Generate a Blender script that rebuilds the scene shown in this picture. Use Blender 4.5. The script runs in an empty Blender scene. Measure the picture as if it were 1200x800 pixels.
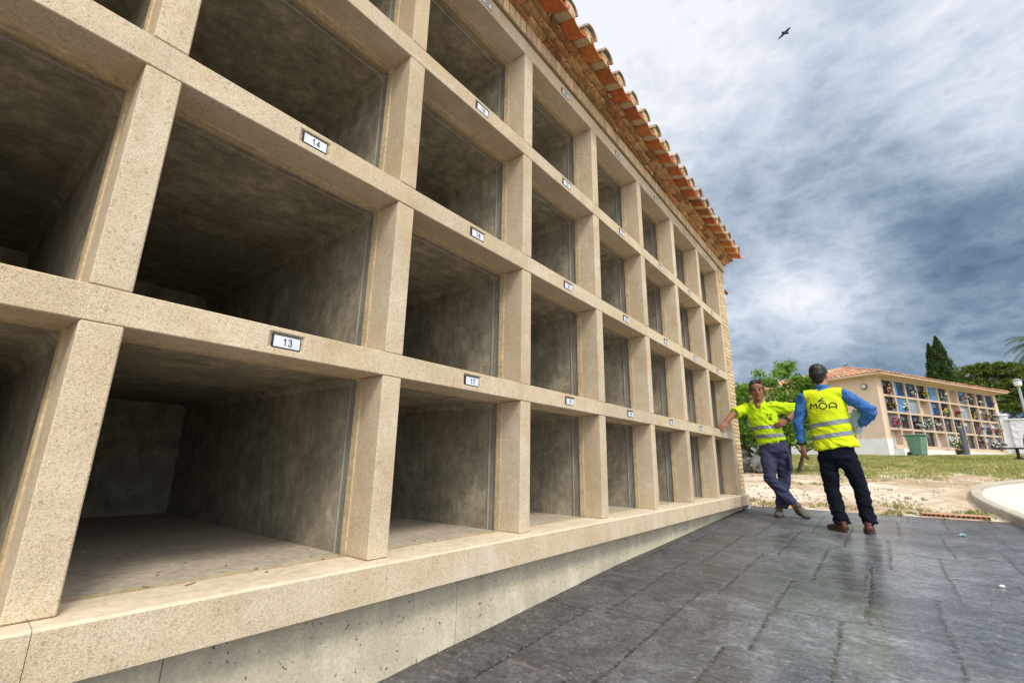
import bpy, bmesh, math, random
import numpy as np
from mathutils import Vector, Matrix, noise
from mathutils.bvhtree import BVHTree
random.seed(7); rng = np.random.default_rng(11)
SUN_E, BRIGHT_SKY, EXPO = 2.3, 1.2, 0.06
V = Vector
scene = bpy.context.scene
COL = scene.collection

# ------------------------------------------------------------------ helpers
def tag(o, label=None, cat=None, group=None, kind=None):
    if label: o['label'] = label
    if cat: o['category'] = cat
    if group: o['group'] = group
    if kind: o['kind'] = kind
    return o

def thing(name, loc, label, cat, group=None, rz=0.0):
    o = bpy.data.objects.new(name, None); COL.objects.link(o)
    o.location = loc; o.rotation_euler = (0, 0, rz); o.empty_display_size = .1
    return tag(o, label, cat, group)

def origin(o):
    p = V((0, 0, 0))
    while o is not None:
        p += o.location; o = o.parent
    return p

def link(name, me, mat, parent=None, local=False, smooth=False):
    if parent is not None and not local:
        me.transform(Matrix.Translation(-origin(parent)))
    if mat is not None:
        for m in (mat if isinstance(mat, (list, tuple)) else [mat]): me.materials.append(m)
    if smooth:
        me.polygons.foreach_set('use_smooth', [True] * len(me.polygons))
    o = bpy.data.objects.new(name, me); COL.objects.link(o)
    if parent is not None: o.parent = parent
    return o

class MB:
    def __init__(s): s.v = []; s.f = []; s.c = []
    def add(s, vs, fs, col=None):
        b = len(s.v); s.v.extend([tuple(p) for p in vs]); s.f.extend([tuple(b + i for i in f) for f in fs])
        s.c.extend([col if col is not None else (1, 1, 1)] * len(vs)); return b
    def box(s, x0, x1, y0, y1, z0, z1, col=None):
        s.add([(x0,y0,z0),(x1,y0,z0),(x1,y1,z0),(x0,y1,z0),(x0,y0,z1),(x1,y0,z1),(x1,y1,z1),(x0,y1,z1)],
              [(0,3,2,1),(4,5,6,7),(0,1,5,4),(1,2,6,5),(2,3,7,6),(3,0,4,7)], col)
    def obox(s, c, ax, ay, az, col=None):   # oriented box from centre and half-axes
        c, ax, ay, az = V(c), V(ax), V(ay), V(az)
        vs = [c + i*ax + j*ay + k*az for k in (-1, 1) for (i, j) in ((-1,-1),(1,-1),(1,1),(-1,1))]
        s.add(vs, [(0,3,2,1),(4,5,6,7),(0,1,5,4),(1,2,6,5),(2,3,7,6),(3,0,4,7)], col)
    def loft(s, pts, rad, side=(1,0,0), n=18, round_caps=True, col=None, pw=2.0):
        pts = [V(p) for p in pts]; rad = [(r, r) if not isinstance(r, (tuple, list)) else r for r in rad]
        side = V(side)
        if round_caps:
            t0 = (pts[0]-pts[1]).normalized(); t1 = (pts[-1]-pts[-2]).normalized()
            p0, r0, p1, r1 = pts[0], rad[0], pts[-1], rad[-1]
            m0, m1 = min(r0), min(r1)
            pts = [p0+t0*m0*.5, p0+t0*m0*.36] + pts + [p1+t1*m1*.36, p1+t1*m1*.5]
            rad = [(r0[0]*.35, r0[1]*.35), (r0[0]*.75, r0[1]*.75)] + rad + [(r1[0]*.75, r1[1]*.75), (r1[0]*.35, r1[1]*.35)]
        rings = []; N = len(pts); vs = []; fs = []
        for i, p in enumerate(pts):
            t = (pts[min(i+1, N-1)] - pts[max(i-1, 0)]).normalized()
            a = (side - t*side.dot(t))
            if a.length < 1e-4: a = t.orthogonal()
            a.normalize(); b = t.cross(a)
            for k in range(n):
                th = 2*math.pi*k/n; ct, st = math.cos(th), math.sin(th)
                if pw != 2: ct = math.copysign(abs(ct)**(2/pw), ct); st = math.copysign(abs(st)**(2/pw), st)
                vs.append(p + a*rad[i][0]*ct + b*rad[i][1]*st)
        for i in range(N-1):
            for k in range(n):
                k2 = (k+1) % n
                fs.append((i*n+k, i*n+k2, (i+1)*n+k2, (i+1)*n+k))
        fs.append(tuple(reversed(range(n)))); fs.append(tuple((N-1)*n+k for k in range(n)))
        s.add(vs, fs, col)
    def ball(s, c, r, ax=None, n=14, col=None):
        c = V(c); X, Y, Z = ax if ax else (V((1,0,0)), V((0,1,0)), V((0,0,1)))
        if not isinstance(r, (tuple, list)): r = (r, r, r)
        vs = [c + Z*r[2]]; m = n//2
        for i in range(1, m):
            ph = math.pi*i/m
            for k in range(n):
                th = 2*math.pi*k/n
                vs.append(c + X*r[0]*math.sin(ph)*math.cos(th) + Y*r[1]*math.sin(ph)*math.sin(th) + Z*r[2]*math.cos(ph))
        vs.append(c - Z*r[2]); fs = []
        for k in range(n): fs.append((0, 1+k, 1+(k+1) % n))
        for i in range(m-2):
            for k in range(n):
                a = 1+i*n+k; b = 1+i*n+(k+1) % n; fs.append((a, a+n, b+n, b))
        L = len(vs)-1; b0 = 1+(m-2)*n
        for k in range(n): fs.append((L, b0+(k+1) % n, b0+k))
        s.add(vs, fs, col)
    def mesh(s, name='mesh'):
        me = bpy.data.meshes.new(name); me.from_pydata(s.v, [], s.f)
        if any(c != (1, 1, 1) for c in s.c):
            at = me.color_attributes.new('tint', 'FLOAT_COLOR', 'POINT')
            at.data.foreach_set('color', np.array([(c[0], c[1], c[2], 1) for c in s.c], dtype=np.float32).ravel())
        me.update(); return me
    def build(s, name, mat, parent=None, local=False, smooth=False, bevel=0, joints_x=None):
        me = s.mesh(name)
        if bevel:
            bm = bmesh.new(); bm.from_mesh(me)
            es = [e for e in bm.edges if len(e.link_faces) == 2 and e.calc_face_angle() > .5]
            if joints_x: es = [e for e in es if not (abs(e.verts[0].co.x-e.verts[1].co.x) < 1e-4 and (abs(e.verts[0].co.x-joints_x[0]) < 1e-4 or abs(e.verts[0].co.x-joints_x[1]) < 1e-4))]
            bmesh.ops.bevel(bm, geom=es, offset=bevel, segments=1, affect='EDGES', profile=.5)
            bm.to_mesh(me); bm.free()
        return link(name, me, mat, parent, local, smooth)

def remeshed(mb, voxel, smooth_it=2, factor=.5):
    me = mb.mesh('tmp'); bm = bmesh.new(); bm.from_mesh(me); bmesh.ops.recalc_face_normals(bm, faces=bm.faces); bm.to_mesh(me); bm.free()
    o = bpy.data.objects.new('tmp', me); COL.objects.link(o)
    m = o.modifiers.new('r', 'REMESH'); m.mode = 'VOXEL'; m.voxel_size = voxel
    if smooth_it:
        m2 = o.modifiers.new('s', 'SMOOTH'); m2.iterations = smooth_it; m2.factor = factor
    bpy.context.view_layer.update()
    dg = bpy.context.evaluated_depsgraph_get()
    out = bpy.data.meshes.new_from_object(o.evaluated_get(dg))
    bpy.data.objects.remove(o); out.materials.clear(); return out

def fold(p, s=1.0):
    # sharp creases between soft swells
    return .5-abs(noise.noise(p))*2.2*s
def wrinkle(me, fn):
    me.update(); ns = [v.normal.copy() for v in me.vertices]
    for v, n in zip(me.vertices, ns): v.co += n*fn(v.co, n)
    me.update()

# ------------------------------------------------------------------ materials
def new_mat(name):
    m = bpy.data.materials.new(name); m.use_nodes = True
    nt = m.node_tree; b = nt.nodes['Principled BSDF']; return m, nt, b

def noise_node(nt, vec, scale, detail=4, rough=.55, dist=0):
    n = nt.nodes.new('ShaderNodeTexNoise'); n.inputs['Scale'].default_value = scale
    n.inputs['Detail'].default_value = detail; n.inputs['Roughness'].default_value = rough; n.inputs['Distortion'].default_value = dist
    nt.links.new(vec, n.inputs['Vector']); return n.outputs['Fac']

def ramp(nt, fac, stops):
    r = nt.nodes.new('ShaderNodeValToRGB'); nt.links.new(fac, r.inputs[0])
    e = r.color_ramp.elements
    while len(e) < len(stops): e.new(.5)
    for el, (p, c) in zip(e, stops):
        el.position = p; el.color = (c[0], c[1], c[2], 1) if isinstance(c, tuple) else (c, c, c, 1)
    return r.outputs[0]

def mix(nt, fac, a, b, mode='MIX'):
    m = nt.nodes.new('ShaderNodeMix'); m.data_type = 'RGBA'; m.blend_type = mode
    for sock, val in ((m.inputs[0], fac), (m.inputs[6], a), (m.inputs[7], b)):
        if isinstance(val, bpy.types.NodeSocket): nt.links.new(val, sock)
        elif isinstance(val, (int, float)): sock.default_value = val
        else: sock.default_value = (val[0], val[1], val[2], 1)
    return m.outputs[2]

def math_n(nt, op, a, b=0.0, clamp=False):
    m = nt.nodes.new('ShaderNodeMath'); m.operation = op; m.use_clamp = clamp
    for sock, val in ((m.inputs[0], a), (m.inputs[1], b)):
        if isinstance(val, bpy.types.NodeSocket): nt.links.new(val, sock)
        else: sock.default_value = val
    return m.outputs[0]

def coords(nt, scale=(1, 1, 1), kind='Object'):
    tc = nt.nodes.new('ShaderNodeTexCoord'); mp = nt.nodes.new('ShaderNodeMapping')
    mp.inputs['Scale'].default_value = scale; nt.links.new(tc.outputs[kind], mp.inputs[0]); return mp.outputs[0]

def bump(nt, b, h, dist=.002, strength=.6):
    n = nt.nodes.new('ShaderNodeBump'); n.inputs['Distance'].default_value = dist; n.inputs['Strength'].default_value = strength
    nt.links.new(h, n.inputs['Height']); nt.links.new(n.outputs[0], b.inputs['Normal'])

def plain(name, col, rough=.7, scale=20, var=.25, bumpd=.001, spec=.4, metallic=0, tint=False, stretch=(1,1,1)):
    m, nt, b = new_mat(name); v = coords(nt, stretch)
    f = noise_node(nt, v, scale, 5); f2 = noise_node(nt, v, scale*.13, 3)
    f = math_n(nt, 'ADD', math_n(nt, 'MULTIPLY', f, .6), math_n(nt, 'MULTIPLY', f2, .4))
    lo = tuple(c*(1-var) for c in col); hi = tuple(min(1, c*(1+var)) for c in col)
    c = ramp(nt, f, [(.32, lo), (.68, hi)])
    if tint:
        a = nt.nodes.new('ShaderNodeAttribute'); a.attribute_name = 'tint'
        c = mix(nt, 1.0, c, a.outputs['Color'], 'MULTIPLY')
    nt.links.new(c, b.inputs['Base Color']); b.inputs['Roughness'].default_value = rough
    b.inputs['Specular IOR Level'].default_value = spec; b.inputs['Metallic'].default_value = metallic
    if bumpd: bump(nt, b, f, bumpd, .7)
    return m

def aggregate(name, tone=1.0):
    m, nt, b = new_mat(name); v = coords(nt)
    big = noise_node(nt, v, 1.7, 5, .6, .4); mid = noise_node(nt, v, 9, 5, .6); fine = noise_node(nt, v, 260, 3, .75)
    vo = nt.nodes.new('ShaderNodeTexVoronoi'); vo.inputs['Scale'].default_value = 380; nt.links.new(v, vo.inputs['Vector'])
    vo2 = nt.nodes.new('ShaderNodeTexVoronoi'); vo2.inputs['Scale'].default_value = 120; nt.links.new(v, vo2.inputs['Vector'])
    t = tone
    base = ramp(nt, big, [(.3, (.55*t, .435*t, .295*t)), (.5, (.635*t, .53*t, .385*t)), (.72, (.68*t, .60*t, .47*t))])
    base = mix(nt, .35, base, ramp(nt, mid, [(.3, (.50*t, .40*t, .255*t)), (.7, (.76*t, .68*t, .52*t))]))
    sep = nt.nodes.new('ShaderNodeSeparateColor'); nt.links.new(vo.outputs['Color'], sep.inputs[0])
    sep2 = nt.nodes.new('ShaderNodeSeparateColor'); nt.links.new(vo2.outputs['Color'], sep2.inputs[0])
    grain = ramp(nt, sep.outputs[0], [(.0, (.50, .45, .40)), (.14, (.80, .75, .70)), (.5, (.98, .97, .95)), (.85, (1.10, 1.08, 1.05)), (1, (1.22, 1.2, 1.15))])
    oi = nt.nodes.new('ShaderNodeObjectInfo')
    base = mix(nt, 1.0, base, ramp(nt, oi.outputs['Random'], [(0, (.90, .885, .86)), (.5, (1, 1, 1)), (1, (1.05, 1.03, 1.0))]), 'MULTIPLY')
    c = mix(nt, .72, base, mix(nt, 1.0, base, grain, 'MULTIPLY'))
    g2 = ramp(nt, sep2.outputs[1], [(.0, (.72, .64, .56)), (.04, (.92, .90, .88)), (.08, (1, 1, 1)), (.93, (1, 1, 1)), (1, (1.12, 1.05, .98))])
    c = mix(nt, .7, c, mix(nt, 1.0, c, g2, 'MULTIPLY'))
    c = mix(nt, .30, c, mix(nt, 1.0, c, ramp(nt, fine, [(.33, .6), (.5, 1.0), (.7, 1.3)]), 'MULTIPLY'))
    rust = ramp(nt, noise_node(nt, coords(nt, (1.3, 1.3, .55)), 2.6, 6, .62, .8), [(.54, 0.0), (.74, 1.0)])
    c = mix(nt, math_n(nt, 'MULTIPLY', rust, .55), c, (.56*t, .365*t, .17*t))
    pale = ramp(nt, noise_node(nt, v, 1.9, 5, .6, 1.0), [(.60, 0.0), (.68, 1.0)])
    c = mix(nt, math_n(nt, 'MULTIPLY', pale, .45), c, (.72*t, .66*t, .54*t))
    drip = ramp(nt, noise_node(nt, coords(nt, (7, 7, .8)), 1.6, 5, .6, .3), [(.58, 0.0), (.75, 1.0)])
    c = mix(nt, math_n(nt, 'MULTIPLY', drip, .35), c, (.40*t, .34*t, .25*t))
    pit = ramp(nt, noise_node(nt, v, 85, 2, .5), [(.24, .4), (.28, 1.0)])
    c = mix(nt, 1.0, c, pit, 'MULTIPLY')
    nt.links.new(c, b.inputs['Base Color']); b.inputs['Roughness'].default_value = .88; b.inputs['Specular IOR Level'].default_value = .2
    h = math_n(nt, 'ADD', math_n(nt, 'MULTIPLY', vo.outputs['Distance'], -.7), math_n(nt, 'ADD', math_n(nt, 'MULTIPLY', fine, .5), math_n(nt, 'MULTIPLY', pit, .8)))
    bump(nt, b, h, .0018, .6); return m

def concrete(name, col, streak=.35, scale=1.0, bumpd=.002, pits=True, zones=False):
    m, nt, b = new_mat(name); v = coords(nt); vs = coords(nt, (1, 1, .25))
    n1 = noise_node(nt, v, 2.6*scale, 10, .74, .35); n2 = noise_node(nt, vs, 14*scale, 5, .6, .3); n3 = noise_node(nt, v, 90, 3, .7)
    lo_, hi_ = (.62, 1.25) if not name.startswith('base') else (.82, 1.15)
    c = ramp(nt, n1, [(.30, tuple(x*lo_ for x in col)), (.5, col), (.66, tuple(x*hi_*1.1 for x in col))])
    c = mix(nt, streak, c, mix(nt, 1.0, c, ramp(nt, n2, [(.3, .45), (.7, 1.5)]), 'MULTIPLY'))
    c = mix(nt, .3, c, mix(nt, 1.0, c, ramp(nt, n3, [(.3, .5), (.7, 1.5)]), 'MULTIPLY'))
    if zones:
        nf = noise_node(nt, v, 11, 12, .80, .2); c = mix(nt, .45, c, mix(nt, 1.0, c, ramp(nt, nf, [(.36, .45), (.5, .98), (.63, 1.6)]), 'MULTIPLY'))
    if pits:
        p = ramp(nt, noise_node(nt, v, 62, 2, .4), [(.26, .3), (.31, 1.0)]); c = mix(nt, 1.0, c, p, 'MULTIPLY')
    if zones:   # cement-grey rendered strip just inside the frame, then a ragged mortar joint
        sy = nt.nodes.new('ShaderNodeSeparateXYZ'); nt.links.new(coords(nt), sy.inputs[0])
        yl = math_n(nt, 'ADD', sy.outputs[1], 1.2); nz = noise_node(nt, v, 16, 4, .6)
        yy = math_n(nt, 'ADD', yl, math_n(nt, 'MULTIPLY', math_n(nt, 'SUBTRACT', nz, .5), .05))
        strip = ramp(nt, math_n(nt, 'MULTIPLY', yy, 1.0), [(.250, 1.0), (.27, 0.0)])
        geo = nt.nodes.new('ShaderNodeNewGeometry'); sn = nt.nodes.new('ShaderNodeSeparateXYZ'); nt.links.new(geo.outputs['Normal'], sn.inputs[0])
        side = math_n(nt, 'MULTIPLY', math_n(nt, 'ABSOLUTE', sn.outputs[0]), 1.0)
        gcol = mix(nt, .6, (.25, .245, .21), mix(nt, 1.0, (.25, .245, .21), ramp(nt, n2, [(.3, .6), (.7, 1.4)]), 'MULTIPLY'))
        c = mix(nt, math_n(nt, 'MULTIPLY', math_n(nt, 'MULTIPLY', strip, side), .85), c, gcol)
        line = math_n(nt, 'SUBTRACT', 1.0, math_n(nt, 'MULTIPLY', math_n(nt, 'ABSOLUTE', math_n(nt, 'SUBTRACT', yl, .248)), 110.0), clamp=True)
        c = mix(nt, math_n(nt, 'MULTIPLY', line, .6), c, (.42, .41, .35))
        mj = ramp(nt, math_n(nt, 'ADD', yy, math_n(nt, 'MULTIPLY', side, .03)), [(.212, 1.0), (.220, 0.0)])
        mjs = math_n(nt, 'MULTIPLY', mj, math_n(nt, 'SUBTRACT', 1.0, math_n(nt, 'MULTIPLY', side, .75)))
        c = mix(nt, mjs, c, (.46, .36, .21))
    nt.links.new(c, b.inputs['Base Color']); b.inputs['Roughness'].default_value = .8; b.inputs['Specular IOR Level'].default_value = .3
    bump(nt, b, math_n(nt, 'ADD', n2, n3), bumpd, .6); return m

M = {}
M['agg'] = aggregate('exposed_aggregate', .985)
M['mortar'] = plain('mortar', (.50, .39, .23), .9, 60, .35, .003)
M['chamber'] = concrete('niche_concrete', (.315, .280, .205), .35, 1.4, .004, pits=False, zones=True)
M['chamber_floor'] = plain('dusty_concrete', (.46, .40, .31), .9, 30, .3, .002)
M['base'] = concrete('base_wall_concrete', (.56, .50, .365), .18, 1.0, .003)
M['grey_block'] = plain('grey_block', (.33, .34, .36), .85, 40, .25, .003)
M['brick'] = plain('cream_brick', (.62, .47, .28), .85, 55, .22, .002, tint=True)
M['rough_brick'] = plain('rough_red_brick', (.40, .20, .09), .9, 24, .6, .012, tint=True)
M['tile'] = plain('roof_tile_clay', (.47, .145, .04), .75, 14, .4, .003, tint=True)
M['tile_mortar'] = plain('tile_mortar', (.52, .39, .22), .9, 40, .25, .004)
M['plate_black'] = plain('plate_frame_dark', (.03, .03, .035), .4, 20, .2, 0)
M['plate_white'] = plain('plate_face', (.72, .75, .82), .3, 20, .05, 0)
M['ink'] = plain('digit_ink', (.03, .035, .05), .5, 20, .1, 0)
M['spout'] = plain('spout_plastic', (.12, .015, .02), .4, 20, .2, 0)

# ------------------------------------------------------------------ camera
SC = 1/.9
cam_loc = V((-.2159, -1.6751, 0))
yaw, pit_, rol = .6694, .2539, .0170
f = V((math.cos(pit_)*math.cos(yaw), math.cos(pit_)*math.sin(yaw), math.sin(pit_)))
r0 = V((math.sin(yaw), -math.cos(yaw), 0)); u0 = r0.cross(f)
R_ = math.cos(rol)*r0 + math.sin(rol)*u0; U_ = -math.sin(rol)*r0 + math.cos(rol)*u0
cd = bpy.data.cameras.new('camera'); cam = bpy.data.objects.new('camera', cd); COL.objects.link(cam)
cam.matrix_world = Matrix(((R_.x, U_.x, -f.x, cam_loc.x), (R_.y, U_.y, -f.y, cam_loc.y), (R_.z, U_.z, -f.z, cam_loc.z), (0, 0, 0, 1)))
cd.sensor_width = 36; cd.lens = 541.43/1200*36; cd.clip_end = 2000; cd.clip_start = .02
scene.camera = cam

# ------------------------------------------------------------------ ground heights
def hp(x): return -.853 + .035*x - .018*max(0, 3.2 - x)
def zg(x):
    if x < 7.75: return hp(x)
    if x < 32: return -.582 + .0510*(x-7.75)
    if x < 60: return .655 + .031*(x-32)
    return 1.523 + .01*(x-60)

# ------------------------------------------------------------------ near niche block
W = .0984
ZB = [(-.3918, None), (.3573, .4603), (1.2104, 1.3171), (2.0706, 2.1747), (2.9249, 3.050)]   # beam bottoms / tops
K0, K1 = -2, 6          # bays k: between post k and k+1
JD = .147
block = thing('niche_block', (3.0, 1.2, -.6), 'long beige block of empty open burial niches with rough brick eave and tiled roof', 'niche block')

def beam_mesh(mb, x0, x1, z0, z1, y0, y1, pocket=None):
    if pocket is None:
        mb.box(x0, x1, y0, y1, z0, z1); return
    px0, px1, pz0, pz1, d, t = pocket
    xs = [x0, px0, px1, x1]; zs = [z0, pz0, pz1, z1]
    vs = [(x, y0, z) for z in zs for x in xs]           # 16
    fs = []
    for j in range(3):
        for i in range(3):
            if i == 1 and j == 1: continue
            a = j*4+i; fs.append((a, a+1, a+5, a+4))
    b = 16
    vs += [(px0+t, y0+d, pz0+t*.5), (px1-t, y0+d, pz0+t*.5), (px1-t, y0+d, pz1-t*.3), (px0+t, y0+d, pz1-t*.3)]
    q = [5, 6, 10, 9]
    for i in range(4): fs.append((q[i], q[(i+1) % 4], b+(i+1) % 4, b+i))
    fs.append((b, b+1, b+2, b+3))
    c = 20
    vs += [(x0, y1, z0), (x1, y1, z0), (x1, y1, z1), (x0, y1, z1)]
    fs += [(c+1, c, c+3, c+2), (0, c, c+1, 3, 2, 1), (12, 13, 14, 15, c+2, c+3), (0, 4, 8, 12, c+3, c), (3, c+1, c+2, 15, 11, 7)]
    mb.add(vs, fs)

GL = {'0': [[(.5+.32*math.sin(t*math.pi/8), .5+.46*math.cos(t*math.pi/8)) for t in range(17)]],
      '1': [[(.22, .72), (.55, .96), (.55, .04)]],
      '2': [[(.18, .72), (.26, .90), (.5, .96), (.74, .90), (.80, .70), (.68, .48), (.18, .05), (.84, .05)]],
      '3': [[(.18, .78), (.32, .93), (.55, .96), (.76, .86), (.76, .64), (.60, .53), (.42, .52)], [(.60, .53), (.80, .42), (.82, .20), (.62, .06), (.38, .05), (.16, .22)]],
      '4': [[(.66, .04), (.66, .96), (.14, .30), (.90, .30)]],
      '5': [[(.80, .95), (.28, .95), (.20, .52), (.45, .62), (.72, .54), (.82, .34), (.72, .12), (.46, .04), (.18, .16)]],
      '6': [[(.78, .84), (.58, .96), (.34, .88), (.20, .60), (.20, .28), (.36, .06), (.62, .05), (.80, .22), (.78, .44), (.58, .57), (.34, .50), (.21, .34)]],
      '7': [[(.16, .95), (.84, .95), (.52, .50), (.40, .04)]],
      '8': [[(.5, .54), (.26, .66), (.26, .86), (.5, .96), (.74, .86), (.74, .66), (.5, .54), (.22, .40), (.20, .16), (.5, .04), (.80, .16), (.78, .40), (.5, .54)]],
      '9': [[(.79, .62), (.64, .46), (.38, .44), (.20, .62), (.22, .84), (.44, .96), (.68, .90), (.80, .66), (.78, .34), (.62, .08), (.36, .04), (.20, .16)]]}
def digits_mesh(mb, body, cx, y, cz, h, sw):
    w = h*.62; x = cx-w*len(body)/2-.001*(len(body)-1)
    for ch in body:
        for st in GL[ch]:
            P = [V((x+p[0]*w, y, cz+(p[1]-.5)*h)) for p in st]
            for a, b_ in zip(P[:-1], P[1:]):
                d = (b_-a); l = d.length; d.normalize(); n_ = V((-d.z, 0, d.x))
                mb.obox((a+b_)/2, d*(l/2+sw*.35), n_*sw*.5, V((0, .0005, 0)))
        x += w+.002
# posts
for k in range(K0, K1+2):
    for r in range(4):
        z0 = ZB[r][1] if r else ZB[0][0]; z1 = ZB[r+1][0]
        mb = MB(); j = .0012
        mb.box(k+.0, k+W, 0+random.uniform(-.0015, .0015), JD+.02, z0+.0015, z1-.0015)
        mb.build('post', M['agg'], block, bevel=.004)
# beams, number plates
num = {}
for k in range(K0, K1+1):
    for r in range(1, 5):
        z0, z1 = ZB[r]
        x0 = k+W/2 + (.0002 if k > K0 else -W/2); x1 = k+1+W/2 - (.0002 if k < K1 else -W/2)
        cx = k+.565; zc = (z0+min(z1, z0+.104))/2
        mb = MB(); beam_mesh(mb, x0, x1, z0, z1, -.001+random.uniform(-.0003, .0003), JD+.02, (cx-.066, cx+.068, zc-.026, zc+.033, .012, .011))
        mb.build('beam', M['agg'], block, bevel=.003, joints_x=(x0, x1))
        n = 13 + k*4 + (r-1)
        pl = MB(); pl.box(cx-.052, cx+.052, -.0005, .0115, zc-.0245, zc+.0245)
        po = pl.build('number_plate', M['plate_black'], block)
        fa = MB(); fa.box(cx-.048, cx+.048, -.002, -.0004, zc-.0205, zc+.0205); fa.build('plate_face', M['plate_white'], po)
        dg_ = MB(); digits_mesh(dg_, str(n), cx+.002, -.0027, zc, .027, .0032); dg_.build('digits', M['ink'], po)
# chambers
cham = None
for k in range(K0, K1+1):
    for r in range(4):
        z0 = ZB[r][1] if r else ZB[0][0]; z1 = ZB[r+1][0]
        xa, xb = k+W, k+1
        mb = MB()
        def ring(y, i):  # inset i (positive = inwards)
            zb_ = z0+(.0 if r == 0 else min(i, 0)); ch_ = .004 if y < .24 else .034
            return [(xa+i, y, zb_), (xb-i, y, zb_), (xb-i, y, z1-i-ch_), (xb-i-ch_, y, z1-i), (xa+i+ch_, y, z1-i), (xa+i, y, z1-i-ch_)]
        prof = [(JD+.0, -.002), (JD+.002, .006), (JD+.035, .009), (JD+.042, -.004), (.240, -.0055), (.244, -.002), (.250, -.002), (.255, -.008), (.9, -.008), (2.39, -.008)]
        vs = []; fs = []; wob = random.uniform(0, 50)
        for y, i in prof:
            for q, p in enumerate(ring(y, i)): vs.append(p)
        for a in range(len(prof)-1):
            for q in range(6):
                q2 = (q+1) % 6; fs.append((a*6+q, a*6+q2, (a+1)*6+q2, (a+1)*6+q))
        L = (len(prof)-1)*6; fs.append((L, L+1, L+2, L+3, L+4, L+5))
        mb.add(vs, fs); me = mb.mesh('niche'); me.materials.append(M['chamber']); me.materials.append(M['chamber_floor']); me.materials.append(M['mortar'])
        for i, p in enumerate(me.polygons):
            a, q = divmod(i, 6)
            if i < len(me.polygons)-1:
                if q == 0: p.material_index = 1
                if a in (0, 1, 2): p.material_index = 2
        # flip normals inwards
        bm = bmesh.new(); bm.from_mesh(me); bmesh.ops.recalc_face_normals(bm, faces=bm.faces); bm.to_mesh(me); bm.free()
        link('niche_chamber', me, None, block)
# chamber rabbet fill behind posts (solid partitions so nothing is paper thin)
mb = MB()
for k in range(K0, K1+2):
    mb.box(k+.012, k+W-.012, JD+.021, 2.4, -.42, 3.03)
for r in range(1, 5):
    for k in range(K0, K1+1):
        mb.box(k+W-.011, k+1+.011, JD+.021, 2.4, ZB[r][0]+.012, min(ZB[r][1], 3.03)-.012)
mb.build('partition', M['chamber'], block)
# sill
xe = 7.30
mb = MB(); n = 0
for k in range(K0, K1+1):
    a = k+W/2+.0008; b_ = k+1+W/2-.0008
    if k == K0: a = k
    if k == K1: b_ = xe
    zt = -.3918
    mb.add([(a,-.067,-.528),(b_,-.067,-.528),(b_,.14,-.528),(a,.14,-.528),(a,-.067,zt-.010),(b_,-.067,zt-.010),(b_,-.059,zt-.003),(a,-.059,zt-.003),(a,0.0,zt+.0),(b_,0.0,zt+.0),(b_,.14,zt+.001),(a,.14,zt+.001)],
           [(0,3,2,1),(0,1,5,4),(4,5,6,7),(7,6,9,8),(8,9,10,11),(3,11,10,2),(0,4,7,8,11,3),(1,2,10,9,6,5)])
si = mb.build('sill', M['agg'], block); si.data.materials.append(plain('smooth_sill_top', (.66, .55, .40), .8, 30, .2, .002))
for p in si.data.polygons:
    if p.normal.z > .3: p.material_index = 1
# base wall, following the sloping pavement
mb = MB()
xs = [-2.0, -.6, .36, 1.55, 2.72, 4.0, 5.2, 6.3, 7.30]
for a, b_ in zip(xs[:-1], xs[1:]):
    o = random.uniform(-.002, .002)
    mb.box(a+.001, b_-.001, .03+o, .3, -1.05, -.5285)
mb.build('base_wall', M['base'], block, bevel=.0015)
mb = MB(); mb.box(7.303, 7.44, -.045, .12, -.72, -.40); mb.build('corner_block', M['grey_block'], block, bevel=.006)
mb = MB(); prn = random.Random(21)
for q in range(90):
    k = prn.choice((-1, 0, 0, 0, 1, 1, 2)); x = k+prn.uniform(.13, .97); y = prn.uniform(.02, 1.2)**1.3+.02; s = prn.uniform(.0015, .005); t = prn.uniform(.2, 1.5)
    mb.ball((x, y, -.3905+s*.3), (s*prn.uniform(1, 2.2), s, s*.6), n=6, col=(t, t*.9, t*.8))
for (x, y, l, a) in ((.42, .10, .02, .5), (.32, .16, .012, 2.0), (.6, .3, .014, 1.0), (1.5, .15, .014, .3)):
    mb.obox((x, y, -.388), V((math.cos(a), math.sin(a), 0))*l, V((-math.sin(a), math.cos(a), 0))*.001, V((0, 0, .001)), (.35, .25, .15))
tag(mb.build('debris', plain('floor_debris', (.45, .38, .30), .9, 30, .3, 0, tint=True)), 'crumbs and twigs scattered on the lowest niche floors', 'debris', kind='stuff')
# brick pier at the far end and end wall
def brickcol(k):
    t = random.uniform(.78, 1.18); return (t*random.uniform(.95, 1.06), t, t*random.uniform(.9, 1.05))
mb = MB(); z = -.388; i = 0; PX1 = 7.455
while z < 3.04:
    z1 = z+.047
    if i % 2 == 0: segs = [(7.165, 7.235), (7.245, PX1)]
    else: segs = [(7.165, 7.335), (7.345, PX1)]
    for s0, s1 in segs: mb.box(s0, s1, .003+random.uniform(-.003, .003), .10, z, z1, brickcol(0))
    y = .11 if i % 2 else .22
    if i % 2 == 0: mb.box(PX1-.1, PX1+.004*random.random(), .105, .215, z, z1, brickcol(0))
    while y < 2.35:
        mb.box(PX1-.1, PX1+random.uniform(-.003, .003), y, y+.225, z, z1, brickcol(0)); y += .235
    z += .0565; i += 1
mb.build('brick_pier', M['brick'], block, bevel=.003)
mb = MB(); mb.box(7.105, PX1-.010, .013, 2.45, -.52, 3.16); mb.box(-2.0, 7.1, 2.41, 2.55, -.95, 3.2); mb.box(-2.12, -2.001, .0, 2.55, -.95, 3.2)
mb.box(-2.0, 7.1, .17, 2.4, 3.052, 3.16)
mb.build('block_wall', M['mortar'], block)
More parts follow.
